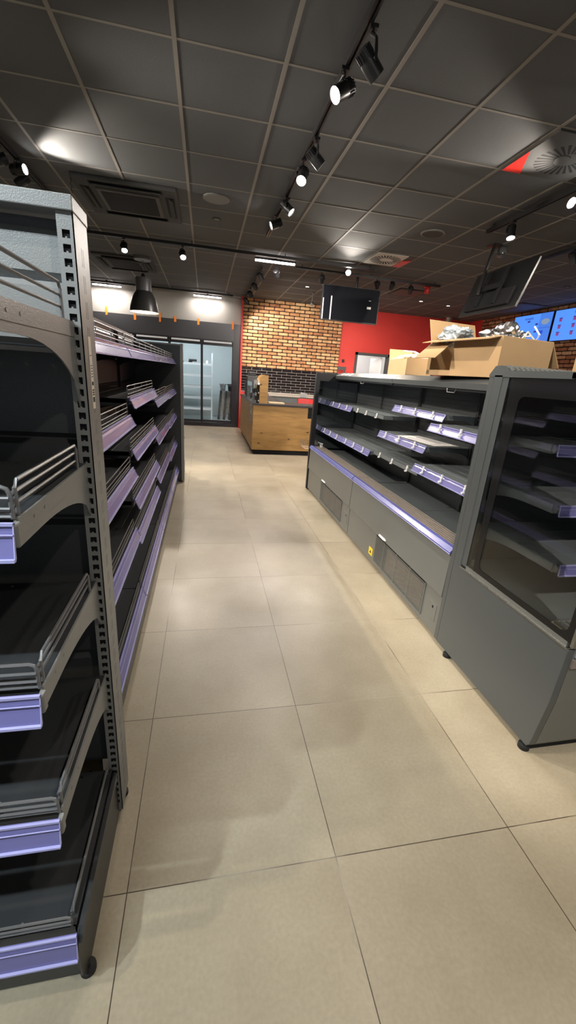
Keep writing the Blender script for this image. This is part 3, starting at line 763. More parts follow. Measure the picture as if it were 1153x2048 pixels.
mb = MB(); mb.use(M_inner); mb.box((CX+.04, 1.665, .50), (UX1, 1.70, 1.42)); mb.build('back_wall', None, t)
B('plinth', (CX+.03, 1.04, 0.0), (UX1, 1.70, .03), M_black, t)
for yy in (1.05, 1.62):
    mb = MB(); mb.lathe([(.022, 0), (.022, .018), (.008, .02), (.008, .04)], (CX+.012, yy, 0), n=16, cap0=True, cap1=True); mb.build('foot', M_rubber, t, smooth=True)
# canopy
mb = MB(); mb.prism([(1.30, 1.43), (1.24, 1.436), (1.24, 1.455), (1.66, 1.456), (1.69, 1.478), (1.72, 1.476), (1.752, 1.44), (1.752, 1.43)], 'x', CX, CX+.03)
mb.box((CX+.03, .995, 1.432), (UX1, 1.75, 1.452)); mb.box((CX, .985, 1.432), (CX+.03, 1.3, 1.452)); mb.build('canopy', M_cool, t)
mb = MB()
for i in range(34):
    x = CX+.04+i*.026; mb.prism([(1.655, 1.452), (1.655, 1.462), (1.69, 1.482), (1.715, 1.480), (1.715, 1.452)], 'x', x, x+.012)
mb.build('canopy_vent_ribs', M_coolp, t)
B('canopy_underside', (CX+.03, 1.02, 1.40), (UX1, 1.66, 1.432), M_dark, t)
for (z, yf) in ((1.190, 1.345), (.972, 1.262), (.756, 1.188)):
    s = tray(t, CX+.062, UX1-.1, 1.66, yf, z, fr=.034, holes=False, material=M_cshelf)
    bracket(s, CX+.058, 1.66, yf+.01, z, hb=.105, hf=.036, material=M_cshelf, tk=.003, steep=.35)
    price_strip(s, CX+.067, UX1-.11, yf-.002, z, h=.040, lean=.006)
    mb = MB(); mb.tube([(CX+.06, yf+.008, z-.018), (CX+.066, yf+.008, z-.018)], .016, 10); mb.build('end_cap', M_coolp, s)

# ------------------------------------------------------------------ ceiling equipment
def track(name, a, b, label):
    d = Vector(b)-Vector(a); n = d.normalized(); s = Vector((-n.y, n.x, 0))*.018
    t = thing('light_track', label, 'light track', a)
    mb = MB(); L = d.length
    def P(l, w, z): return n*l+s*w+Vector((0,0,z))
    v = [mb.bm.verts.new(P(l, w, z)) for l in (0, L) for w, z in ((-1,.035),(1,.035),(1,0),(.35,0),(.35,.012),(-.35,.012),(-.35,0),(-1,0))]
    k = 8
    for i in range(k): mb.face([v[i], v[(i+1) % k], v[k+(i+1) % k], v[k+i]])
    mb.face(v[:k][::-1]); mb.face(v[k:]); mb.build('rail', M_lampb, t)
    mb = MB(); nn = max(2, int(L/1.2)+1)
    for i in range(nn):
        l = .1+(L-.2)*i/(nn-1); mb.tube([P(l, 0, .033), P(l, 0, CEIL-a[2]+.002)], .006, 6)
    mb.build('suspension', M_lampb, t)
    return t
TZ = 2.935
track('t', (.735, -1.2, TZ), (.735, 5.75, TZ), 'long black light track over the aisle, running away from the camera')
track('t', (-1.58, -.6, TZ), (-1.58, 5.6, TZ), 'black light track over the shelving, parallel to the aisle')
track('t', (-2.9, 6.60, TZ), (2.52, 6.62, TZ), 'long black cross track behind the pendant lamp and ceiling unit')
track('t', (1.37, 7.08, TZ), (3.87, 7.12, TZ), 'black cross track above the hanging screen, ending at the red sounder')
track('t', (2.93, 1.2, TZ), (2.93, 4.58, TZ), 'black track with the glowing lamp over the end fridge side')
track('t', (4.10, 3.2, TZ), (4.10, 6.0, TZ), 'black track behind the back-facing screen, nearest the menu boards')
track('t', (-3.2, 10.26, TZ), (.60, 10.26, TZ), 'black cross track in front of the wall above the glass doors')
track('t', (.87, 7.35, TZ), (.87, 10.50, TZ), 'short black track beside the brick wall corner')

SPOTS = []
def spot(x, y, z, aim, lens=None, label='', power=60, cone=62, r=.040, L=.12, blend=.6, col=(1,.90,.78), group='black track spotlights', soft=.03, light=True, tz=TZ):
    t = thing('track_spotlight', label, 'spotlight', (x, y, z), 0, group)
    d = Vector(aim).normalized(); h = -d*L*.5
    mb = MB(); mb.use(M_lampb)
    mb.lathe([(r*.55, -L*.55), (r*.9, -L*.5), (r*.95, -L*.15), (r, -L*.1), (r, L*.5), (r*.93, L*.5), (r*.85, L*.42)], (0,0,0), d, 24, cap0=True); mb.build('lamp_head', None, t, smooth=True)
    mb = MB(); upv = Vector((0,0,1)) if abs(d.z) < .9 else Vector((1,0,0)); a = d.cross(upv).normalized(); b = d.cross(a)
    for i in range(16):
        an = 2*PI*i/16; q = a*math.cos(an)+b*math.sin(an); p = a*-math.sin(an)+b*math.cos(an)
        v = []
        for dl in (-L*.5, -L*.18):
            for rr in (r*.88, r*1.02):
                for tt in (-.0025, .0025): v.append(mb.bm.verts.new(q*rr+p*tt+d*dl))
        for f in ((0,1,3,2),(4,6,7,5),(0,4,5,1),(2,3,7,6),(0,2,6,4),(1,5,7,3)): mb.face([v[k] for k in f])
    mb.build('cooling_fins', M_lampb, t)
    mb = MB(); mb.lathe([(.001, L*.425), (r*.85, L*.43)], (0,0,0), d, 20); mb.build('lens', lens or M_glow, t)
    # yoke from the track to the side of the head
    side = d.cross(Vector((0,0,1)));
    side = side.normalized() if side.length > .05 else Vector((1,0,0))
    top = Vector((0, 0, tz-z)); p1 = side*(r+.008)
    mb = MB(); mb.tube([top, top+Vector((0,0,-.03)), top*.55+p1*.8, p1+Vector((0,0,.02)), p1], [.012, .012, .008, .008, .008], 8)
    mb.tube([p1+side*.004, side*(r*.8)], .010, 8); mb.box((-.02, -.02, tz-z-.014), (.02, .02, tz-z+.001)); mb.build('yoke', M_lampb, t, smooth=True)
    if light and power > 0:
        l = bpy.data.lights.new('spot_beam', 'SPOT'); l.energy = power; l.spot_size = math.radians(cone); l.spot_blend = blend; l.color = col; l.shadow_soft_size = soft
        o = bpy.data.objects.new('spot_beam', l); COL.objects.link(o); o.location = Vector((x, y, z))+d*(L*.5+.012)
        o.rotation_euler = d.to_track_quat('-Z', 'Y').to_euler()
    return t
P0 = 150
spot(.76, 2.42, 2.80, (1, .25, -.75), label='spotlight nearest the camera on the aisle track, turned away to the cooler', power=P0*1.2)
spot(.72, 2.72, 2.84, (-1, -.35, -.75), label='large glowing spotlight on the aisle track, just behind the nearest one', power=P0*.7)
spot(.75, 3.42, 2.82, (1, .05, -.8), label='spotlight of the middle aisle pair turned towards the cooler', power=P0)
spot(.73, 3.74, 2.83, (-.35, -.75, -1), label='glowing spotlight of the middle aisle pair turned to the camera', power=P0*.7)
spot(.75, 4.50, 2.86, (.9, -.45, -.9), label='spotlight of the far aisle pair turned towards the boxes', power=P0)
spot(.72, 4.98, 2.86, (-1, -.1, -.45), label='last spotlight at the far end of the aisle track', power=P0)
spot(-1.62, 4.36, 2.83, (-1, -.2, -.5), label='black spotlight half hidden at the picture edge above the shelving', power=P0*.7)
spot(-1.56, 4.58, 2.86, (1, -.30, .04), label='glowing spotlight above the shelving, aimed across the ceiling', power=P0*.9, cone=80)
spot(-1.60, 4.76, 2.84, (-.9, .2, -.6), label='dark spotlight above the shelving, beside the glowing one', power=P0*.7)
spot(-1.07, 6.62, 2.83, (.12, -.75, -1), label='spotlight on the cross track above the pendant lamp', power=P0*1.6, cone=85)
spot(-.31, 6.62, 2.83, (.10, -.95, -1), label='glowing spotlight on the cross track, right of the pendant lamp', power=P0*1.7, cone=85)
spot(1.08, 7.14, 2.85, (.5, 1, -.5), label='dark round spotlight under the linear lamp near the brick wall', power=P0*.9, lens=M_glow_s, tz=2.93)
spot(1.80, 7.10, 2.84, (.3, 1, -.5), label='dark spotlight left of the blazing lamp, above the hanging screen', power=P0*.9, lens=M_glow_s)
spot(2.12, 6.75, 2.90, (-.24, -.94, -.24), M_glow2, label='blazing white spotlight pointed straight at the camera', power=P0*1.2)
spot(2.73, 7.08, 2.85, (.5, 1, -.4), label='dark spotlight above the right edge of the hanging screen', power=P0*.7, lens=M_glow_s)
spot(3.00, 7.10, 2.87, (.2, 1, -.6), label='small dark spotlight between the hanging screen and the ceiling vent', power=P0*.7, lens=M_glow_s)
spot(3.34, 7.11, 2.84, (.4, 1, -.5), label='dark spotlight hanging in front of the square ceiling vent', power=P0*.7, lens=M_glow_s)
for yy, zz, lb in ((7.55, 2.86, 'nearest of the four lamps on the short track by the brick wall'), (8.40, 2.86, 'second lamp on the short track by the brick wall'), (9.20, 2.85, 'third lamp on the short track by the brick wall'), (10.05, 2.84, 'farthest lamp on the short track, touching the brick wall corner')):
    spot(.88, yy, zz, (.75, .75 if yy < 9.5 else .35, -.75), label=lb, power=P0*(.7 if yy > 9 else .95), cone=105, lens=M_glow_s)
spot(2.93, 4.18, 2.84, (-.10, -.35, -1), label='glowing spotlight hanging above the pole of the back-facing screen', power=P0*1.2)
spot(2.93, 3.42, 2.83, (-1, -.2, .04), label='glowing spotlight cut by the right picture edge, aimed across the ceiling', power=P0*.9, cone=48)
spot(4.10, 4.64, 2.85, (.6, .3, -.8), label='dark spotlight at the right picture edge near the menu boards', power=P0, lens=M_glow_s)
# unseen lamps added along the tracks to brighten floor, fridge, cooler, counter and walls
spot(.735, .9, 2.83, (.35, -.1, -1), label='added aisle track spotlight above and just behind the camera', power=P0*.5, cone=80)
spot(.735, -.3, 2.83, (-.45, .5, -1), label='added aisle track spotlight behind the camera turned to the shelving', power=P0*.45, cone=80)
spot(-1.58, .2, 2.83, (.45, .1, -1), label='added spotlight behind the camera on the track over the shelving', power=P0*.6, cone=80)
spot(-1.58, 2.4, 2.83, (.35, -.1, -1), label='added spotlight hidden above the end-of-aisle shelving unit', power=P0*1.5, cone=75)
spot(2.93, 1.6, 2.83, (-.6, -.1, -1), label='added spotlight outside the picture above the end fridge', power=P0*.7, cone=80)

spot(2.93, 1.90, 2.83, (-1.6, 5.2, -2.25), label='added spotlight over the cooler just outside the picture, turned to the counter', power=P0*2.4, cone=55)  # added to brighten the counter front
spot(.735, 1.30, 2.83, (.28, .9, -.8), label='added aisle track spotlight outside the picture, turned along the cooler', power=P0*1.0, cone=85)
spot(-1.58, 3.00, 2.83, (1, .12, -.62), label='added spotlight over the shelving outside the picture, turned across to the cooler front', power=P0*2.8, cone=95, soft=.02)
spot(-1.58, 1.30, 2.83, (1, .10, -.55), label='added spotlight over the shelving outside the picture, turned to the end fridge', power=P0*.5, cone=80, soft=.02)
spot(2.93, 2.30, 2.83, (-.9, 4, -2.4), label='added spotlight over the cooler outside the picture, turned to the far room', power=P0*1.6, cone=80)
spot(4.10, 3.70, 2.83, (-1.2, 3, -2.2), label='added track spotlight outside the picture, turned to the red wall', power=P0*1.6, cone=90)

spot(.735, -.75, 2.83, (.80, 1.85, -2.25), label='added aisle track spotlight behind the camera, turned to the end fridge front', power=P0*1.5, cone=34)  # added to brighten the end fridge deck

def led(x0, x1, y, z, label, e=40, col=(1,.90,.86), mlens=None):
    t = thing('linear_lamp', label, 'lamp', ((x0+x1)/2, y, z), 0, 'white linear lamps under the tracks')
    h = (x1-x0)/2
    mb = MB(); mb.box((-h, -.02, .008), (h, .02, .03)); mb.box((-.10, -.012, .03), (.10, .012, .036)); mb.box((-.02, -.012, .03), (.02, .012, CEIL-z+.001)); mb.build('housing', M_lampb, t)
    mb = MB(); n = 28
    for i in range(n):
        x = -h+.01+(2*h-.02)*i/n; mb.box((x, -.022, -.012), (x+(2*h-.02)/n*.8, .022, .008))
    mb.build('diffuser', mlens or M_led, t)
    l = bpy.data.lights.new('lamp_glow', 'AREA'); l.shape = 'RECTANGLE'; l.size = 2*h; l.size_y = .04; l.energy = e; l.color = col
    o = bpy.data.objects.new('lamp_glow', l); COL.objects.link(o); o.location = ((x0+x1)/2, y, z-.016)
led(.70, 1.31, 6.80, 2.925, 'white linear lamp on the cross track above the brick wall', 110)
led(-.275, .355, 10.40, 2.90, 'white linear lamp on the wall nearest the brick wall', 14)
led(-2.36, -1.77, 10.35, 2.90, 'white linear lamp left of the pendant lamp', 22)
M_ledc = mat('assumed_led_cool', (1,1,1), .3, emis=(.85,.95,1), estr=22)
led(-1.4, -.5, -.35, 2.93, 'assumed cool white linear lamp over the end-of-aisle shelves, outside the picture', 40, (.80,.92,1), M_ledc)  # unseen lamp added for the shelves, assumed from their bluish light
spot(-1.58, -.30, 2.80, (.72, 1.15, -1.45), label='added cool spotlight outside the picture, turned to the end-of-aisle shelves', power=P0*1.3, cone=52, col=(.80,.93,1))  # unseen lamp added to light the shelves while sparing the floor

mb = MB(); mb.tube([(0,0,0), (.012,0,-.02), (-.008,.005,-.045), (.012,0,-.065), (0,.004,-.09), (.012,0,-.12)], .003, 5)
tag(mb.build('loose_wire', M_rubber, None, loc=(-1.27, 5.02, CEIL)), 'short curly wire end hanging from the ceiling by the air conditioner', 'wire')
# pendant
t = thing('pendant_lamp', 'large dark bell-shaped pendant lamp with pale inside', 'lamp', (-1.0, 7.83, 0))
mb = MB(); mb.lathe([(.134, 3.0), (.134, 2.955), (.125, 2.945)], n=32, cap1=True); mb.build('ceiling_rose', M_pendn, t, smooth=True)
mb = MB()
for dx_ in (-.008, .010): mb.tube([(dx_, 0, 2.945), (dx_*2.2, .01, 2.85), (dx_, 0, 2.74)], .003, 6)
mb.build('cord', M_rubber, t)
mb = MB(); mb.lathe([(.015, 2.76), (.03, 2.735), (.032, 2.70)], n=16, cap0=True); mb.build('cord_grip', M_black, t, smooth=True)
mb = MB(); mb.lathe([(.02, 2.700), (.118, 2.695), (.122, 2.685), (.122, 2.50)], n=40); mb.build('neck', M_pendn, t, smooth=True)
mb = MB(); mb.lathe([(.122, 2.50), (.150, 2.46), (.182, 2.40), (.205, 2.33), (.220, 2.26), (.232, 2.185)], n=40); mb.build('shade', M_pend, t, smooth=True)
mb = MB(); mb.lathe([(.117, 2.50), (.145, 2.46), (.177, 2.40), (.200, 2.33), (.215, 2.26), (.227, 2.186)], n=40); mb.lathe([(.001, 2.501), (.117, 2.50)], n=40); mb.build('inner_shade', M_pendi, t, smooth=True)
mb = MB(); mb.lathe([(.02, 2.49), (.02, 2.44), (.04, 2.40), (.045, 2.36), (.03, 2.32), (.001, 2.31)], n=16); mb.build('bulb', mat('bulb', (1,1,1), .3, emis=(1,.85,.6), estr=8), t, smooth=True)
PL = bpy.data.lights.new('pendant_light', 'POINT'); PL.energy = 14; PL.color = (1,.8,.5); PL.shadow_soft_size = .04; o = bpy.data.objects.new('pendant_light', PL); COL.objects.link(o); o.location = (-1, 7.83, 2.27)

def cassette(x0, x1, y0, y1, label):
    t = thing('ceiling_air_conditioner', label, 'air conditioner', ((x0+x1)/2, (y0+y1)/2, CEIL), 0, 'ceiling cassette air conditioners')
    h, k = (x1-x0)/2, (y1-y0)/2
    mb = MB(); mb.box((-h, -k, -.035), (h, k, .0)); mb.build('casing', M_acgrey, t, bevel=.01)
    mb = MB(); mb.prism([(-h*.62, -k*.62), (h*.62, -k*.62), (h*.62, k*.62), (-h*.62, k*.62)], 'z', -.050, -.035); mb.build('grille_frame', mat('ac_frame', (.10,.098,.095), .8, spec=.25), t, bevel=.004)
    mb = MB(); mb.box((-h*.54, -k*.54, -.052), (h*.54, k*.54, -.050)); mb.build('intake_grille', M_black, t)
    for (a, b, c, d) in ((-h*.7, -k*.92, h*.7, -k*.74), (-h*.7, k*.74, h*.7, k*.92), (-h*.92, -k*.6, -h*.74, k*.6), (h*.74, -k*.6, h*.92, k*.6)):
        mb = MB(); mb.use(M_black).box((a, b, -.037), (c, d, -.034)); mb.use(M_acgrey)
        horizontal = (c-a) > (d-b)
        M_ = Matrix.Translation(((a+c)/2, (b+d)/2, -.042)) @ (Matrix.Rotation(.5, 4, 'X') if horizontal else Matrix.Rotation(.5, 4, 'Y'))
        w, q = (c-a)/2*.96, (d-b)/2*.7
        mb.box((-w, -q if horizontal else -q, -.003), (w, q, .003), M_) if horizontal else mb.box((-(c-a)/2*.7, -(d-b)/2*.96, -.003), ((c-a)/2*.7, (d-b)/2*.96, .003), M_)
        mb.build('air_flap', None, t)
cassette(-1.24, -.28, 4.86, 5.82, 'nearer dark ceiling air conditioner above the shelving')
cassette(-1.79, -.89, 7.88, 8.86, 'farther dark ceiling air conditioner behind the pendant lamp')
for x, y, lb in ((.10, 4.97, 'round grey ceiling speaker above the aisle, right of the air conditioner'), (2.52, 5.0, 'round grey ceiling speaker between the aisle track and the back-facing screen')):
    t = thing('ceiling_speaker', lb, 'speaker', (x, y, CEIL), 0, 'round ceiling speakers')
    mb = MB(); mb.lathe([(.135, .0), (.135, -.008), (.118, -.012)], n=32); mb.build('rim', M_spk, t, smooth=True)
    mb = MB(); mb.lathe([(.001, -.014), (.118, -.011)], n=32); mb.build('grille', M_spk if x < 1 else M_acgrey, t, smooth=True)
for x, y, lb in ((1.918, 8.62, 'small recessed downlight above the brick wall'), (4.37, 8.72, 'recessed downlight beyond the square vent, before the red wall'), (5.08, 8.86, 'angled recessed downlight above the silver duct'), (.12, 5.57, 'tiny dark recessed light beside the first ceiling speaker'), (5.63, 6.33, 'small tilted ceiling lamp before the menu boards')):
    t = thing('downlight', lb, 'downlight', (x, y, CEIL), 0, 'recessed downlights')
    mb = MB(); mb.lathe([(.05, .0), (.05, -.006), (.036, -.008)], n=24); mb.build('rim', M_acgrey, t, smooth=True)
    mb = MB(); mb.lathe([(.001, -.007), (.034, -.007)], n=24); mb.build('lens', M_glow_s if y > 8 else M_spk, t)
    if y > 8:
        l = bpy.data.lights.new('downlight_beam', 'SPOT'); l.energy = 70; l.spot_size = 2.2; l.color = (1,.9,.78); o = bpy.data.objects.new('downlight_beam', l); COL.objects.link(o); o.location = (x, y, CEIL-.02)

def diffuser(x, y, label, light_plate):
    t = thing('swirl_diffuser', label, 'ceiling vent', (x, y, CEIL), 0, 'swirl air diffusers in the ceiling')
    mb = MB(); mb.box((-.288, -.288, -.006), (.288, .288, 0)); mb.build('base_plate', M_diffd, t)
    m = M_diffw if light_plate else M_diffd
    mb = MB(); mb.use(m)
    mb.box((-.285, -.285, -.012), (.16, .285, -.006)) if light_plate else mb.box((-.285, -.285, -.012), (.285, .285, -.006))
    mb.use(M_rimr); mb.prism([(-.284, .284), (-.284, -.02), (-.12, .284)], 'z', -.0125, -.012) if not light_plate else mb.prism([(.284, .284), (.17, .284), (.17, -.05), (.284, -.1)], 'z', -.0125, -.006)
    mb.use(m); mb.lathe([(.001, -.016), (.05, -.016), (.055, -.012)], n=20)
    mb.build('swirl_plate', None, t)
    mb = MB(); mb.use(M_black)
    for i in range(28):
        a = 2*PI*i/28; c, s_ = math.cos(a), math.sin(a)
        ox = -.06 if light_plate else .04
        def q(r, w): return (ox+r*c-w*s_, r*s_+w*c, -.0125)
        mb.quad(q(.085, -.006), q(.215, -.011), q(.215, .011), q(.085, .006))
    mb.build('slots', None, t)
    return t
diffuser(2.532, 3.2, 'dark swirl air diffuser with a red corner above the end fridge', False)
diffuser(2.532, 6.2, 'pale swirl air diffuser beside the blazing spotlight', True)
for x, y, s_, lb in ((3.76, 8.08, .29, 'square perforated ceiling vent before the red wall'), (6.3, 8.05, .30, 'dark square ceiling vent beside the menu boards')):
    t = thing('ceiling_vent', lb, 'ceiling vent', (x, y, CEIL), 0)
    mb = MB(); mb.box((-s_, -s_, -.012), (s_, s_, 0)); mb.build('frame', M_acgrey, t, bevel=.003)
    mb = MB(); mb.box((-s_*.88, -s_*.88, -.016), (s_*.88, s_*.88, -.012)); mb.build('perforated_plate', mat('vent_plate', (.06,.055,.055), .6, noise=.5, nscale=160), t)
t = thing('dome_camera', 'small round dome camera on the ceiling beside the screen pole', 'camera', (3.51, 5.12, CEIL))
mb = MB(); mb.lathe([(.06, 0), (.06, -.05), (.055, -.06)], n=24, cap1=True); mb.build('housing', M_acgrey, t, smooth=True)
mb = MB(); mb.lathe([(.048, -.06)]+[(.048*math.cos(math.radians(a)), -.06-.048*math.sin(math.radians(a))) for a in range(15, 90, 15)]+[(.001, -.108)], n=24); mb.build('dome', mat('smoked_dome', (.03,.03,.03), .05, coat=1), t, smooth=True)
t = thing('red_sounder', 'small red alarm sounder at the end of the cross track', 'alarm', (3.74, 7.3, CEIL))
mb = MB(); mb.lathe([(.05, 0), (.055, -.05), (.045, -.06), (.05, -.12), (.04, -.14)], n=24, cap1=True); mb.build('body', M_rimr, t, smooth=True)
t = thing('bracket_camera', 'small black camera on a bracket above the brick wall', 'camera', (2.15, 9.1, CEIL))
mb = MB(); mb.tube([(0,0,0), (0,0,-.16), (-.02,-.03,-.20)], .01, 8); mb.box((-.03,-.03,-.01), (.03,.03,0)); mb.build('arm', M_acgrey, t)
mb = MB(); mb.lathe([(.028, 0), (.03, .12), (.02, .125)], (.01, .03, -.20), (-.3, -.9, -.35), 14, cap0=True, cap1=True); mb.build('camera_body', M_acgrey, t, smooth=True)
t = thing('air_duct', 'silver spiral duct stub on the red wall top', 'duct', (6.01, 10.35, 2.78))
mb = MB(); pr = []
for i in range(12): pr += [(.10, i*.019), (.106, i*.019+.009)]
mb.lathe(pr, n=28, cap0=True); mb.build('pipe', M_steel, t, smooth=True)

# hanging screen facing the camera
t = thing('hanging_screen', 'black screen hanging from the ceiling, facing the camera', 'screen', (2.335, 7.15, 2.527))
mb = MB(); mb.box((-.492, -.03, -.262), (.492, .03, .262)); mb.build('case', M_lampb, t, bevel=.006)
mb = MB(); mb.box((-.480, -.0325, -.250), (.480, -.030, .252)); sc = mb.build('glass', M_screen, t)
for a, b, c, d in ((.285, .355, -.140, -.105), (.305, .345, -.020, -.010)):
    B('sticker', (a, -.0335, c+.10), (b, -.0325, d+.10), M_paper, sc)
B('film_strip', (-.345, -.0335, -.25), (-.325, -.0325, .10), M_clip, sc)
B('film_strip', (-.478, -.0335, -.25), (-.462, -.0325, .06), M_clip, sc)
mb = MB(); mb.tube([(.10, .055, CEIL-2.527), (.10, .055, .0)], .02, 12); mb.box((-.1, .03, -.12), (.25, .05, .12)); mb.build('pole', M_lampb, t)
# hanging screen seen from behind
t = thing('hanging_screen', 'tilted screen on a pole, seen from behind with its bracket arms', 'screen', (3.335, 4.82, 2.475), 0)
Mt = Matrix.Rotation(math.radians(19), 4, 'Y')
def TB(nm, a, b, m, bev=0):
    q = MB(); q.box(a, b, Mt); return q.build(nm, m, t, bevel=bev)
TB('case', (-.015, -.525, -.262), (.008, .525, .262), M_lampb, .004)
TB('screen_edge', (.008, -.522, -.259), (.011, .522, .259), mat('screen_rim', (.02,.02,.02), .6))
TB('electronics_cover', (-.05, -.40, -.225), (-.015, .40, -.03), M_black, .01)
for yy in (-.16, .16):
    TB('mount_arm', (-.075, yy-.02, -.20), (-.05, yy+.02, .21), M_black, .003)
TB('mount_plate', (-.085, -.17, -.03), (-.07, .17, .03), M_black)
mb = MB(); mb.tube([(.04, .25, CEIL-2.475), (-.10, .17, .05), (-.11, .165, -.04)], .019, 12); mb.build('pole', M_lampb, t, smooth=True)
B('pole_base', (-.02, .18, CEIL-2.475-.012), (.10, .32, CEIL-2.475), M_lampb, t)

# menu boards on the right wall
def menu(y0, y1, label, kind):
    t = thing('menu_screen', label, 'screen', (XR-.06, 0, 0), 0, 'blue menu screens on the brick wall')
    z0, z1 = 2.345, 2.92
    B('case', (-.03, y0, z0), (.045, y1, z1), M_dframe, t, bevel=.003)
    sc = B('display', (-.033, y0+.015, z0+.015), (-.030, y1-.015, z1-.015), M_bluesc, t)
    W = y1-y0-.03; H = z1-z0-.03
    def r(u0, u1, v0, v1, m, nm, sh=None):
        # u runs from the far end towards the camera
        mb = MB(); mb.box((-.0345, y1-.015-u1*W, z1-.015-v1*H), (-.0332, y1-.015-u0*W, z1-.015-v0*H)); mb.build(nm, m, sc)
    def text(s, u, v, size, m):
        c = bpy.data.curves.new('heading', 'FONT'); c.body = s; c.size = size; c.extrude = .0005
        tmp = bpy.data.objects.new('heading_curve', c); COL.objects.link(tmp); dg = bpy.context.evaluated_depsgraph_get()
        me = bpy.data.meshes.new_from_object(tmp.evaluated_get(dg)); bpy.data.objects.remove(tmp)
        o = bpy.data.objects.new('heading', me); COL.objects.link(o); o.data.materials.clear(); o.data.materials.append(m); o.parent = sc
        o.location = (-.0346, y1-.015-u*W, z1-.015-v*H); o.rotation_euler = (PI/2, 0, -PI/2)
    if kind == 0:
        text('kanapka', .30, .17, .075, M_menud); text('........', .06, .17, .06, M_menug)
        r(.70, 1.0, .0, 1.0, M_bluesc2, 'picture_area')
        for (u, v) in ((.42, .24), (.86-.22, .36), (.64, .62)): r(u-.035, u+.035, v-.03, v+.03, M_menud, 'picture')
        for (u, v) in ((.12, .33), (.50, .26), (.62, .52), (.14, .5)): r(u-.06, u+.05, v-.006, v+.006, M_menug, 'print_line')
        mb = MB(); mb.lathe([(.001, 0), (1, 0)], n=24); 
        for vv in mb.bm.verts: vv.co = Vector((-.0346, y1-.015-.85*W+vv.co.x*.11, z1-.015-.30*H+vv.co.y*.055))
        mb.build('sandwich_picture', M_menuf, sc)
        r(.70, 1.0, .50, .515, M_menud, 'picture_edge')
        r(.72, .80, .72, 1.0, M_menuf, 'cup_picture')
        r(.74, .84, .60, .72, M_menud, 'cup_picture')
    else:
        text('Kawy', .42, .17, .075, M_menud); text('......', .12, .17, .06, M_menug)
        for i in range(3):
            for j in range(3):
                u = .15+i*.30; v = .33+j*.23
                r(u-.03, u+.03, v-.06, v+.05, M_menuc, 'cup_picture'); r(u-.035, u+.035, v-.08, v-.05, M_menud, 'cup_picture')
                r(u+.06, u+.16, v-.03, v-.018, M_menug, 'print_line')
menu(7.70, 8.80, 'blue menu screen with sandwich pictures, the farther one', 0)
menu(6.56, 7.665, 'blue menu screen with rows of cup pictures, cut by the picture edge', 1)

# ------------------------------------------------------------------ counter
t = thing('service_counter', 'knotty oak service counter with a black worktop by the brick wall', 'counter', (0, 0, 0))
mb = MB(); mb.box((.80, 7.10, .085), (1.76, 7.125, .842)); mb.box((1.76, 7.10, .085), (3.2, 7.125, .66)); mb.build('front_panel', M_wood, t)
mb = MB(); mb.box((.80, 7.125, .085), (.825, 9.75, .842)); mb.build('side_panel', M_wood, t)
mb = MB(); mb.box((.797, 7.36, .50), (.8, 7.52, .84)); mb.build('grey_cover_plate', M_steel, t)
mb = MB(); mb.box((.84, 7.14, 0), (3.2, 7.6, .085)); mb.box((.84, 7.6, 0), (1.4, 9.75, .085)); mb.build('toe_kick', M_black, t)
mb = MB(); mb.prism([(.785, 7.085), (3.2, 7.085), (3.2, 7.75), (1.45, 7.75), (1.45, 9.75), (.785, 9.75)], 'z', .842, .872); mb.build('worktop', M_stone, t)
mb = MB(); mb.box((1.765, 7.13, .66), (3.2, 7.6, .842)); mb.build('open_niche', M_black, t)
mb = MB(); mb.box((1.43, 7.75, .02), (1.45, 9.7, .84)); mb.box((1.4, 7.72, .02), (3.2, 7.74, .84)); mb.build('inner_panel', M_cool, t)
t = thing('back_counter', 'low back counter with a dark top along the black tiled wall', 'counter', (0, 0, 0))
B('cabinet_body', (1.5, 10.0, .03), (3.2, 10.57, .86), M_cool, t); B('worktop', (1.48, 9.97, .86), (3.2, 10.57, .90), M_grille, t); B('red_front', (2.2, 9.95, .5), (3.2, 9.97, .84), M_redtop, t)
B('plinth', (1.55, 10.04, 0), (3.15, 10.5, .03), M_black, t)
# wooden counter rack
t = thing('counter_display_rack', 'knotty wood display rack with black label plates on the counter end', 'rack', (0, 0, 0))
for yy in (7.18, 7.60):
    prof = [(.905, .872), (1.048, .872), (1.048, 1.335), (.985, 1.335)]+[(.905+.08-.08*math.sin(math.radians(a)), 1.255+.08*math.cos(math.radians(a))) for a in range(15, 91, 15)]
    mb = MB(); mb.prism(prof, 'y', yy, yy+.022); mb.build('side_board', M_wood, t)
for i, z in enumerate((.90, 1.03, 1.17)):
    mb = MB(); mb.prism([(.885, z), (1.045, z+.03), (1.045, z+.04), (.885, z+.012)], 'y', 7.205, 7.598); s_ = mb.build('shelf', M_white, t)
    mb = MB(); mb.prism([(.872, z+.005), (.885, z), (.885, z+.075), (.878, z+.078)], 'y', 7.21, 7.595); mb.build('label_plate', M_black if i < 2 else M_white, s_)
B('rack_back', (1.046, 7.205, .873), (1.052, 7.598, 1.32), M_wood, t)
t = thing('glass_screen', 'clear glass guard standing on the counter edge', 'glass guard', (0, 0, 0))
mb = MB(); mb.box((.83, 7.72, .885), (.838, 9.2, 1.20)); mb.build('pane', M_glass, t)
for yy in (7.75, 8.4, 9.15): mb = MB(); mb.lathe([(.022, 0), (.022, .014), (.012, .02), (.012, .06)], (.834, yy, .872), n=14, cap0=True, cap1=True); mb.build('clamp', M_steel, t, smooth=True)
t = thing('drink_dispenser', 'tall pale drink dispenser behind the wooden rack on the counter', 'dispenser', (.98, 8.1, .872))
B('body', (-.06, -.12, 0), (.10, .15, .36), M_steel, t, bevel=.01); B('front_plate', (-.064, -.10, .22), (-.06, .12, .34), M_clip, t); B('tap', (-.09, -.01, .12), (-.06, .02, .20), M_black, t)
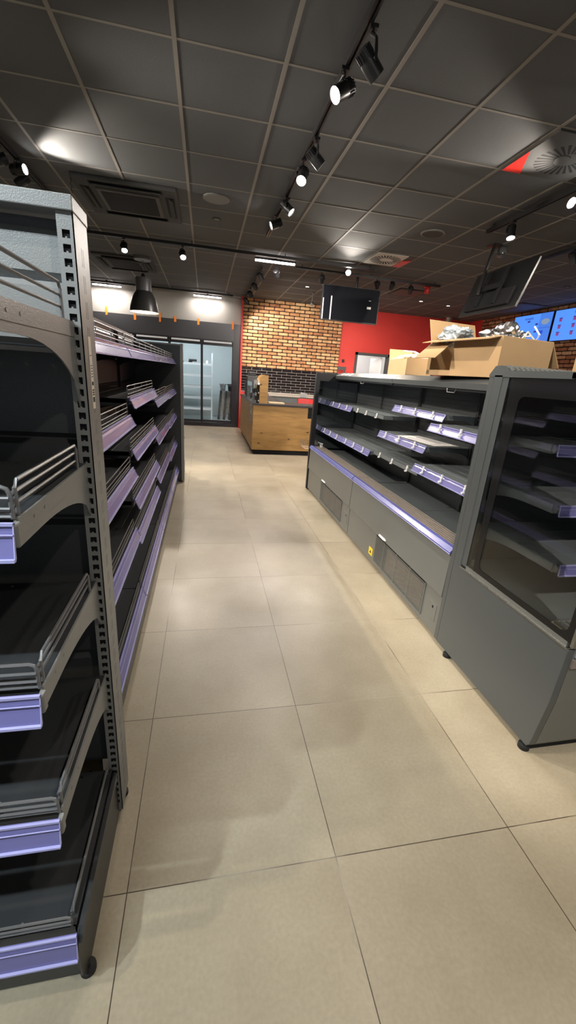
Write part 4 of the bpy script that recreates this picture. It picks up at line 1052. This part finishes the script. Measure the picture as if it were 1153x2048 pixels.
t = thing('coffee_grinder', 'dark upright machine at the far end of the counter beside the red strip', 'machine', (.98, 9.2, .872))
B('body', (-.11, -.15, 0), (.10, .15, .42), M_acgrey, t, bevel=.012); B('hopper', (-.08, -.1, .42), (.08, .1, .50), M_dark, t, bevel=.01)
t = thing('card_stand', 'white card on a small wire basket at the counter end near the cooler', 'card stand', (1.70, 7.30, .872))
mb = MB(); M_ = Matrix.Translation((0, 0, .17)) @ Matrix.Rotation(.2, 4, 'Y') @ Matrix.Rotation(-.9, 4, 'X'); mb.box((-.06, -.05, 0), (.06, .05, .002), M_); mb.build('card', M_clip, t)
mb = MB()
for i in range(7): mb.tube([(-.05+i*.025, 0, .0), (-.05+i*.025, .02, .13)], .0018, 5)
mb.tube([(-.06, .0, .002), (.11, .0, .002)], .002, 5); mb.tube([(-.06, .02, .13), (.11, .02, .13)], .002, 5); mb.tube([(-.06, .01, .07), (.11, .01, .07)], .002, 5); mb.build('wire_basket', M_wire, t)
B('tray', (1.10, 7.32, .872), (1.38, 7.55, .885), M_cardin)
tag(bpy.data.objects['tray'], 'flat pale wooden tray on the counter beside the wooden rack', 'tray')
# wire basket beyond the cooler end
t = thing('wire_basket', 'small wooden-bottomed wire basket hanging on the cooler end panel', 'basket', (1.24, 4.95, 0))
mb = MB(); x0, x1, y0, y1 = -.01, .24, .0, .30
for z in (.50, .525, .55, .575): mb.tube([(x0, y0+.005, z), (x1, y0+.005, z), (x1, y1, z), (x0, y1, z)], .0022, 5, closed=True)
for i in range(6):
    xx = x0+(x1-x0)*i/5; mb.tube([(xx, y1, .575), (xx, y1, .50), (xx, y0+.006, .50)], .0018, 5)
mb.build('wire_frame', M_wire, t); B('basket_floor', (x0+.005, y0+.01, .496), (x1-.005, y1-.005, .500), M_wood, t)
t = thing('metal_stand', 'grey metal frame standing at the right end of the brick wall', 'stand', (3.34, 10.38, 0))
mb = MB(); mb.box((-.10, -.02, 1.57), (.12, .02, 1.65)); mb.build('head', M_acgrey, t)
for xx in (-.09, .09): B('leg', (xx-.012, -.015, 0), (xx+.012, .015, 1.57), M_acgrey, t)
B('base_bar', (-.11, -.1, 0), (.12, .1, .02), M_acgrey, t)
tag(B('wall_switch', (3.40, YB-.02, 1.76), (3.46, YB, 1.83), M_lampb), 'small dark switch on the red wall beside the brick edge', 'switch')

# ------------------------------------------------------------------ things on the cooler top
ZT = 1.4425
def panel(mb, o, u, v, t=.004):
    """thin board: corner o, edge vectors u, v"""
    o, u, v = Vector(o), Vector(u), Vector(v); n = u.cross(v).normalized()*t
    p = [o, o+u, o+u+v, o+v]; a = [mb.bm.verts.new(q) for q in p]; b = [mb.bm.verts.new(q+n) for q in p]
    mb.face(a[::-1]); mb.face(b)
    for i in range(4): mb.face([a[i], a[(i+1) % 4], b[(i+1) % 4], b[i]])
A_ = Vector((1.555, 2.10, ZT)); Bv = Vector((1.46, 2.68, ZT)); e1 = Bv-A_; e2 = Vector((.375, .062, 0)); hz = Vector((0, 0, .205))
t = thing('cardboard_box', 'large open cardboard box on the cooler, full of foil and plastic', 'box', (0, 0, 0))
mb = MB(); panel(mb, A_, e1, e2); panel(mb, A_, e2, hz); panel(mb, A_+e1, e2, hz); panel(mb, A_+e2, e1, hz)
# long side towards the aisle, with a torn opening at its far end
panel(mb, A_, e1*.62, hz); panel(mb, A_+e1*.62, e1*.38, hz*.14); panel(mb, A_+e1*.95, e1*.05, hz)
mb.build('box_walls', M_card, t)
mb = MB(); panel(mb, A_+hz+e1*.02, e1*.96, Vector((-.075, -.012, -.018))); mb.build('side_flap', M_card, t)
mb = MB(); panel(mb, A_+e1+hz, e2, Vector((-.008, .05, .135))); mb.build('raised_flap', M_card, t)
mb = MB(); panel(mb, A_+hz, e2*1.0, Vector((.0, .10, .012)), .004); mb.build('near_flap', M_cardin, t)
mb = MB(); panel(mb, A_+e1*.64+hz*.93, e1*.34, Vector((-.12, -.03, -.10))); mb.build('torn_flap', M_card, t)
mb = MB(); panel(mb, A_+e2+hz, e1*.9, Vector((.075, .0, -.13))); mb.build('hanging_flap', M_card, t)
mb = MB(); n0 = e2.cross(Vector((0,0,1))).normalized(); o0 = A_+e2*.42-Vector((-.001, .001, 0))
panel(mb, o0+n0*-.0006*0+Vector((0,-.0012,.0)), e2*.13, hz, .0006); mb.build('packing_tape', mat('packing_tape', (.60,.45,.28), .12, coat=.6), t)
def crumple(name, c, s, seed, m, label, cat, amp=.3):
    random.seed(seed); mb = MB(); bmesh.ops.create_icosphere(mb.bm, subdivisions=4, radius=1)
    from mathutils import noise
    for v in mb.bm.verts:
        p = v.co.copy(); k = 1+amp*noise.noise(p*1.7+Vector((seed, 0, 0)))+amp*.6*abs(noise.noise(p*4.5+Vector((0, seed, 0))))+amp*.3*noise.noise(p*11)
        v.co = Vector((p.x*s[0]*k, p.y*s[1]*k, p.z*s[2]*k))
    o = mb.build(name, m, None, loc=c); tag(o, label, cat); return o
crumple('foil_ball', A_+e2*.62+e1*.38+Vector((0,0,.215)), (.11, .12, .085), 3, M_foil, 'crumpled silver foil heaped in the large cardboard box', 'foil', .45)
crumple('plastic_bag', A_+e2*.20+e1*.76+Vector((0,0,.235)), (.085, .11, .055), 9, M_bag, 'crumpled clear plastic bag on top of the large cardboard box', 'plastic bag', .5)
mb = MB(); c = A_+e2*.74+e1*.12+Vector((0, 0, .20))
mb.tube([c+Vector((-.05,0,0)), c+Vector((-.03,0,.055)), c+Vector((.03,0,.01)), c+Vector((.05,0,.045)), c+Vector((.02,.02,.09))], .005, 6); mb.tube([c+Vector((-.03,0,.055)), c+Vector((-.06,.02,.0))], .004, 6); mb.tube([c+Vector((-.04,0,.03)), c+Vector((.0,0,.035))], .004, 6)
tag(mb.build('packing_piece', M_clip, smooth=True), 'white plastic frame piece sticking out of the large cardboard box', 'plastic frame')
# smaller box
t = thing('cardboard_box', 'smaller open cardboard box on the cooler between the doorway and the large box', 'box', (0, 0, 0))
E0 = Vector((1.615, 3.31, ZT)); f1 = Vector((.05, .46, 0)); f2 = Vector((.215, -.02, 0)); hh = Vector((0,0,.128))
mb = MB(); panel(mb, E0, f1, f2); panel(mb, E0, f2, hh); panel(mb, E0+f1, f2, hh); panel(mb, E0, f1, hh); panel(mb, E0+f2, f1, hh); mb.build('box_walls', M_card, t)
mb = MB(); panel(mb, E0+hh, f1, Vector((.10, 0, .045))); mb.build('side_flap', M_cardin, t)
mb = MB(); panel(mb, E0+f1+hh, f2, Vector((0, .02, .09))); mb.build('raised_flap', M_card, t)
mb = MB(); panel(mb, E0+hh, f2, Vector((0, .09, .008))); mb.build('near_flap', M_card, t)
mb = MB(); c = E0+hh+f2*.55+f1*.1
mb.tube([c+Vector((-.10,.1,.06)), c+Vector((-.02,.05,.055)), c+Vector((.05,0,.02)), c+Vector((.10,-.01,.01))], .007, 7); tag(mb.build('white_cable', M_clip, smooth=True), 'white cable lying over the smaller cardboard box', 'cable')
t = thing('white_carton', 'white flat carton on a dark base behind the smaller cardboard box', 'box', (1.975, 3.78, ZT))
B('carton', (-.10, -.08, .115), (.12, .10, .185), M_white, t, bevel=.004); B('dark_base', (-.08, -.07, 0), (.12, .09, .115), M_lampb, t)
t = thing('cardboard_box', 'tall cardboard box on the end fridge, cut by the picture edge', 'box', (0, 0, 0))
G0 = Vector((1.545, 1.60, 1.4535)); g1 = Vector((.30, -.02, 0)); g2 = Vector((.01, .14, 0)); gh = Vector((0,0,.125))
mb = MB(); panel(mb, G0-Vector((0,.35,0)), g1, g2*2.4); panel(mb, G0-Vector((0,.35,0)), g1, gh); panel(mb, G0-Vector((0,.35,0)), Vector((.0,.34,0)), gh); panel(mb, G0-Vector((0,.02,0)), g1, gh); panel(mb, G0+g1-Vector((0,.35,0)), Vector((0,.34,0)), gh); mb.build('box_walls', M_card, t)
mb = MB(); panel(mb, G0-Vector((0,.35,0))+gh, Vector((0,.33,0)), Vector((-.012, 0, .055))); mb.build('side_flap', M_card, t)
# paper tags on the canopy front
mb = MB()
for i in range(3):
    y_ = 4.40+i*.13; mb.prism([(1.5225, 1.4085), (1.562, 1.4275), (1.562, 1.4285), (1.5215, 1.4095)], 'y', y_, y_+.07)
mb.build('paper_labels', M_paper, cB)
# crumpled film in the far cooler end
t = thing('wire_coil', 'loose coil of wire hooks at the far end of the cooler deck', 'wire', (1.36, 4.77, .572))
mb = MB()
for i in range(3): mb.tube([(0+i*.012, -.03, .04), (.005+i*.012, -.04, -.005), (.012+i*.012, 0, -.008), (.01+i*.012, .02, .035)], .0018, 5)
mb.tube([(-.01, .04, .045), (.03, -.04, .04)], .002, 5); mb.build('coil', M_clip, t)

# ------------------------------------------------------------------ world + view
w = bpy.data.worlds.new('world'); SC.world = w; w.use_nodes = True
w.node_tree.nodes['Background'].inputs['Color'].default_value = (.9,.95,1,1); w.node_tree.nodes['Background'].inputs['Strength'].default_value = .0
# unseen shop window behind the camera; area lamp added before it as fill
t = struct('window_1', B('window_1', (-2.6, YF, .5), (3.4, YF+.03, 2.6), M_glass))
l = bpy.data.lights.new('window_fill_lamp', 'AREA'); l.shape = 'RECTANGLE'; l.size = 6; l.size_y = 2.1; l.energy = 22; l.color = (.90,.96,1)
o = bpy.data.objects.new('window_fill_lamp', l); COL.objects.link(o); o.location = (.4, YF+.08, 1.55); o.rotation_euler = (math.radians(90), 0, 0)

SC.view_settings.view_transform = 'Standard'; SC.view_settings.look = 'None'; SC.view_settings.exposure = -0.08; SC.view_settings.gamma = 1; SC.view_settings.use_curve_mapping = False
SC.cycles.use_denoising = True
SC.cycles.max_bounces = 8; SC.cycles.diffuse_bounces = 4; SC.cycles.glossy_bounces = 4; SC.cycles.transmission_bounces = 6; SC.cycles.sample_clamp_indirect = 6
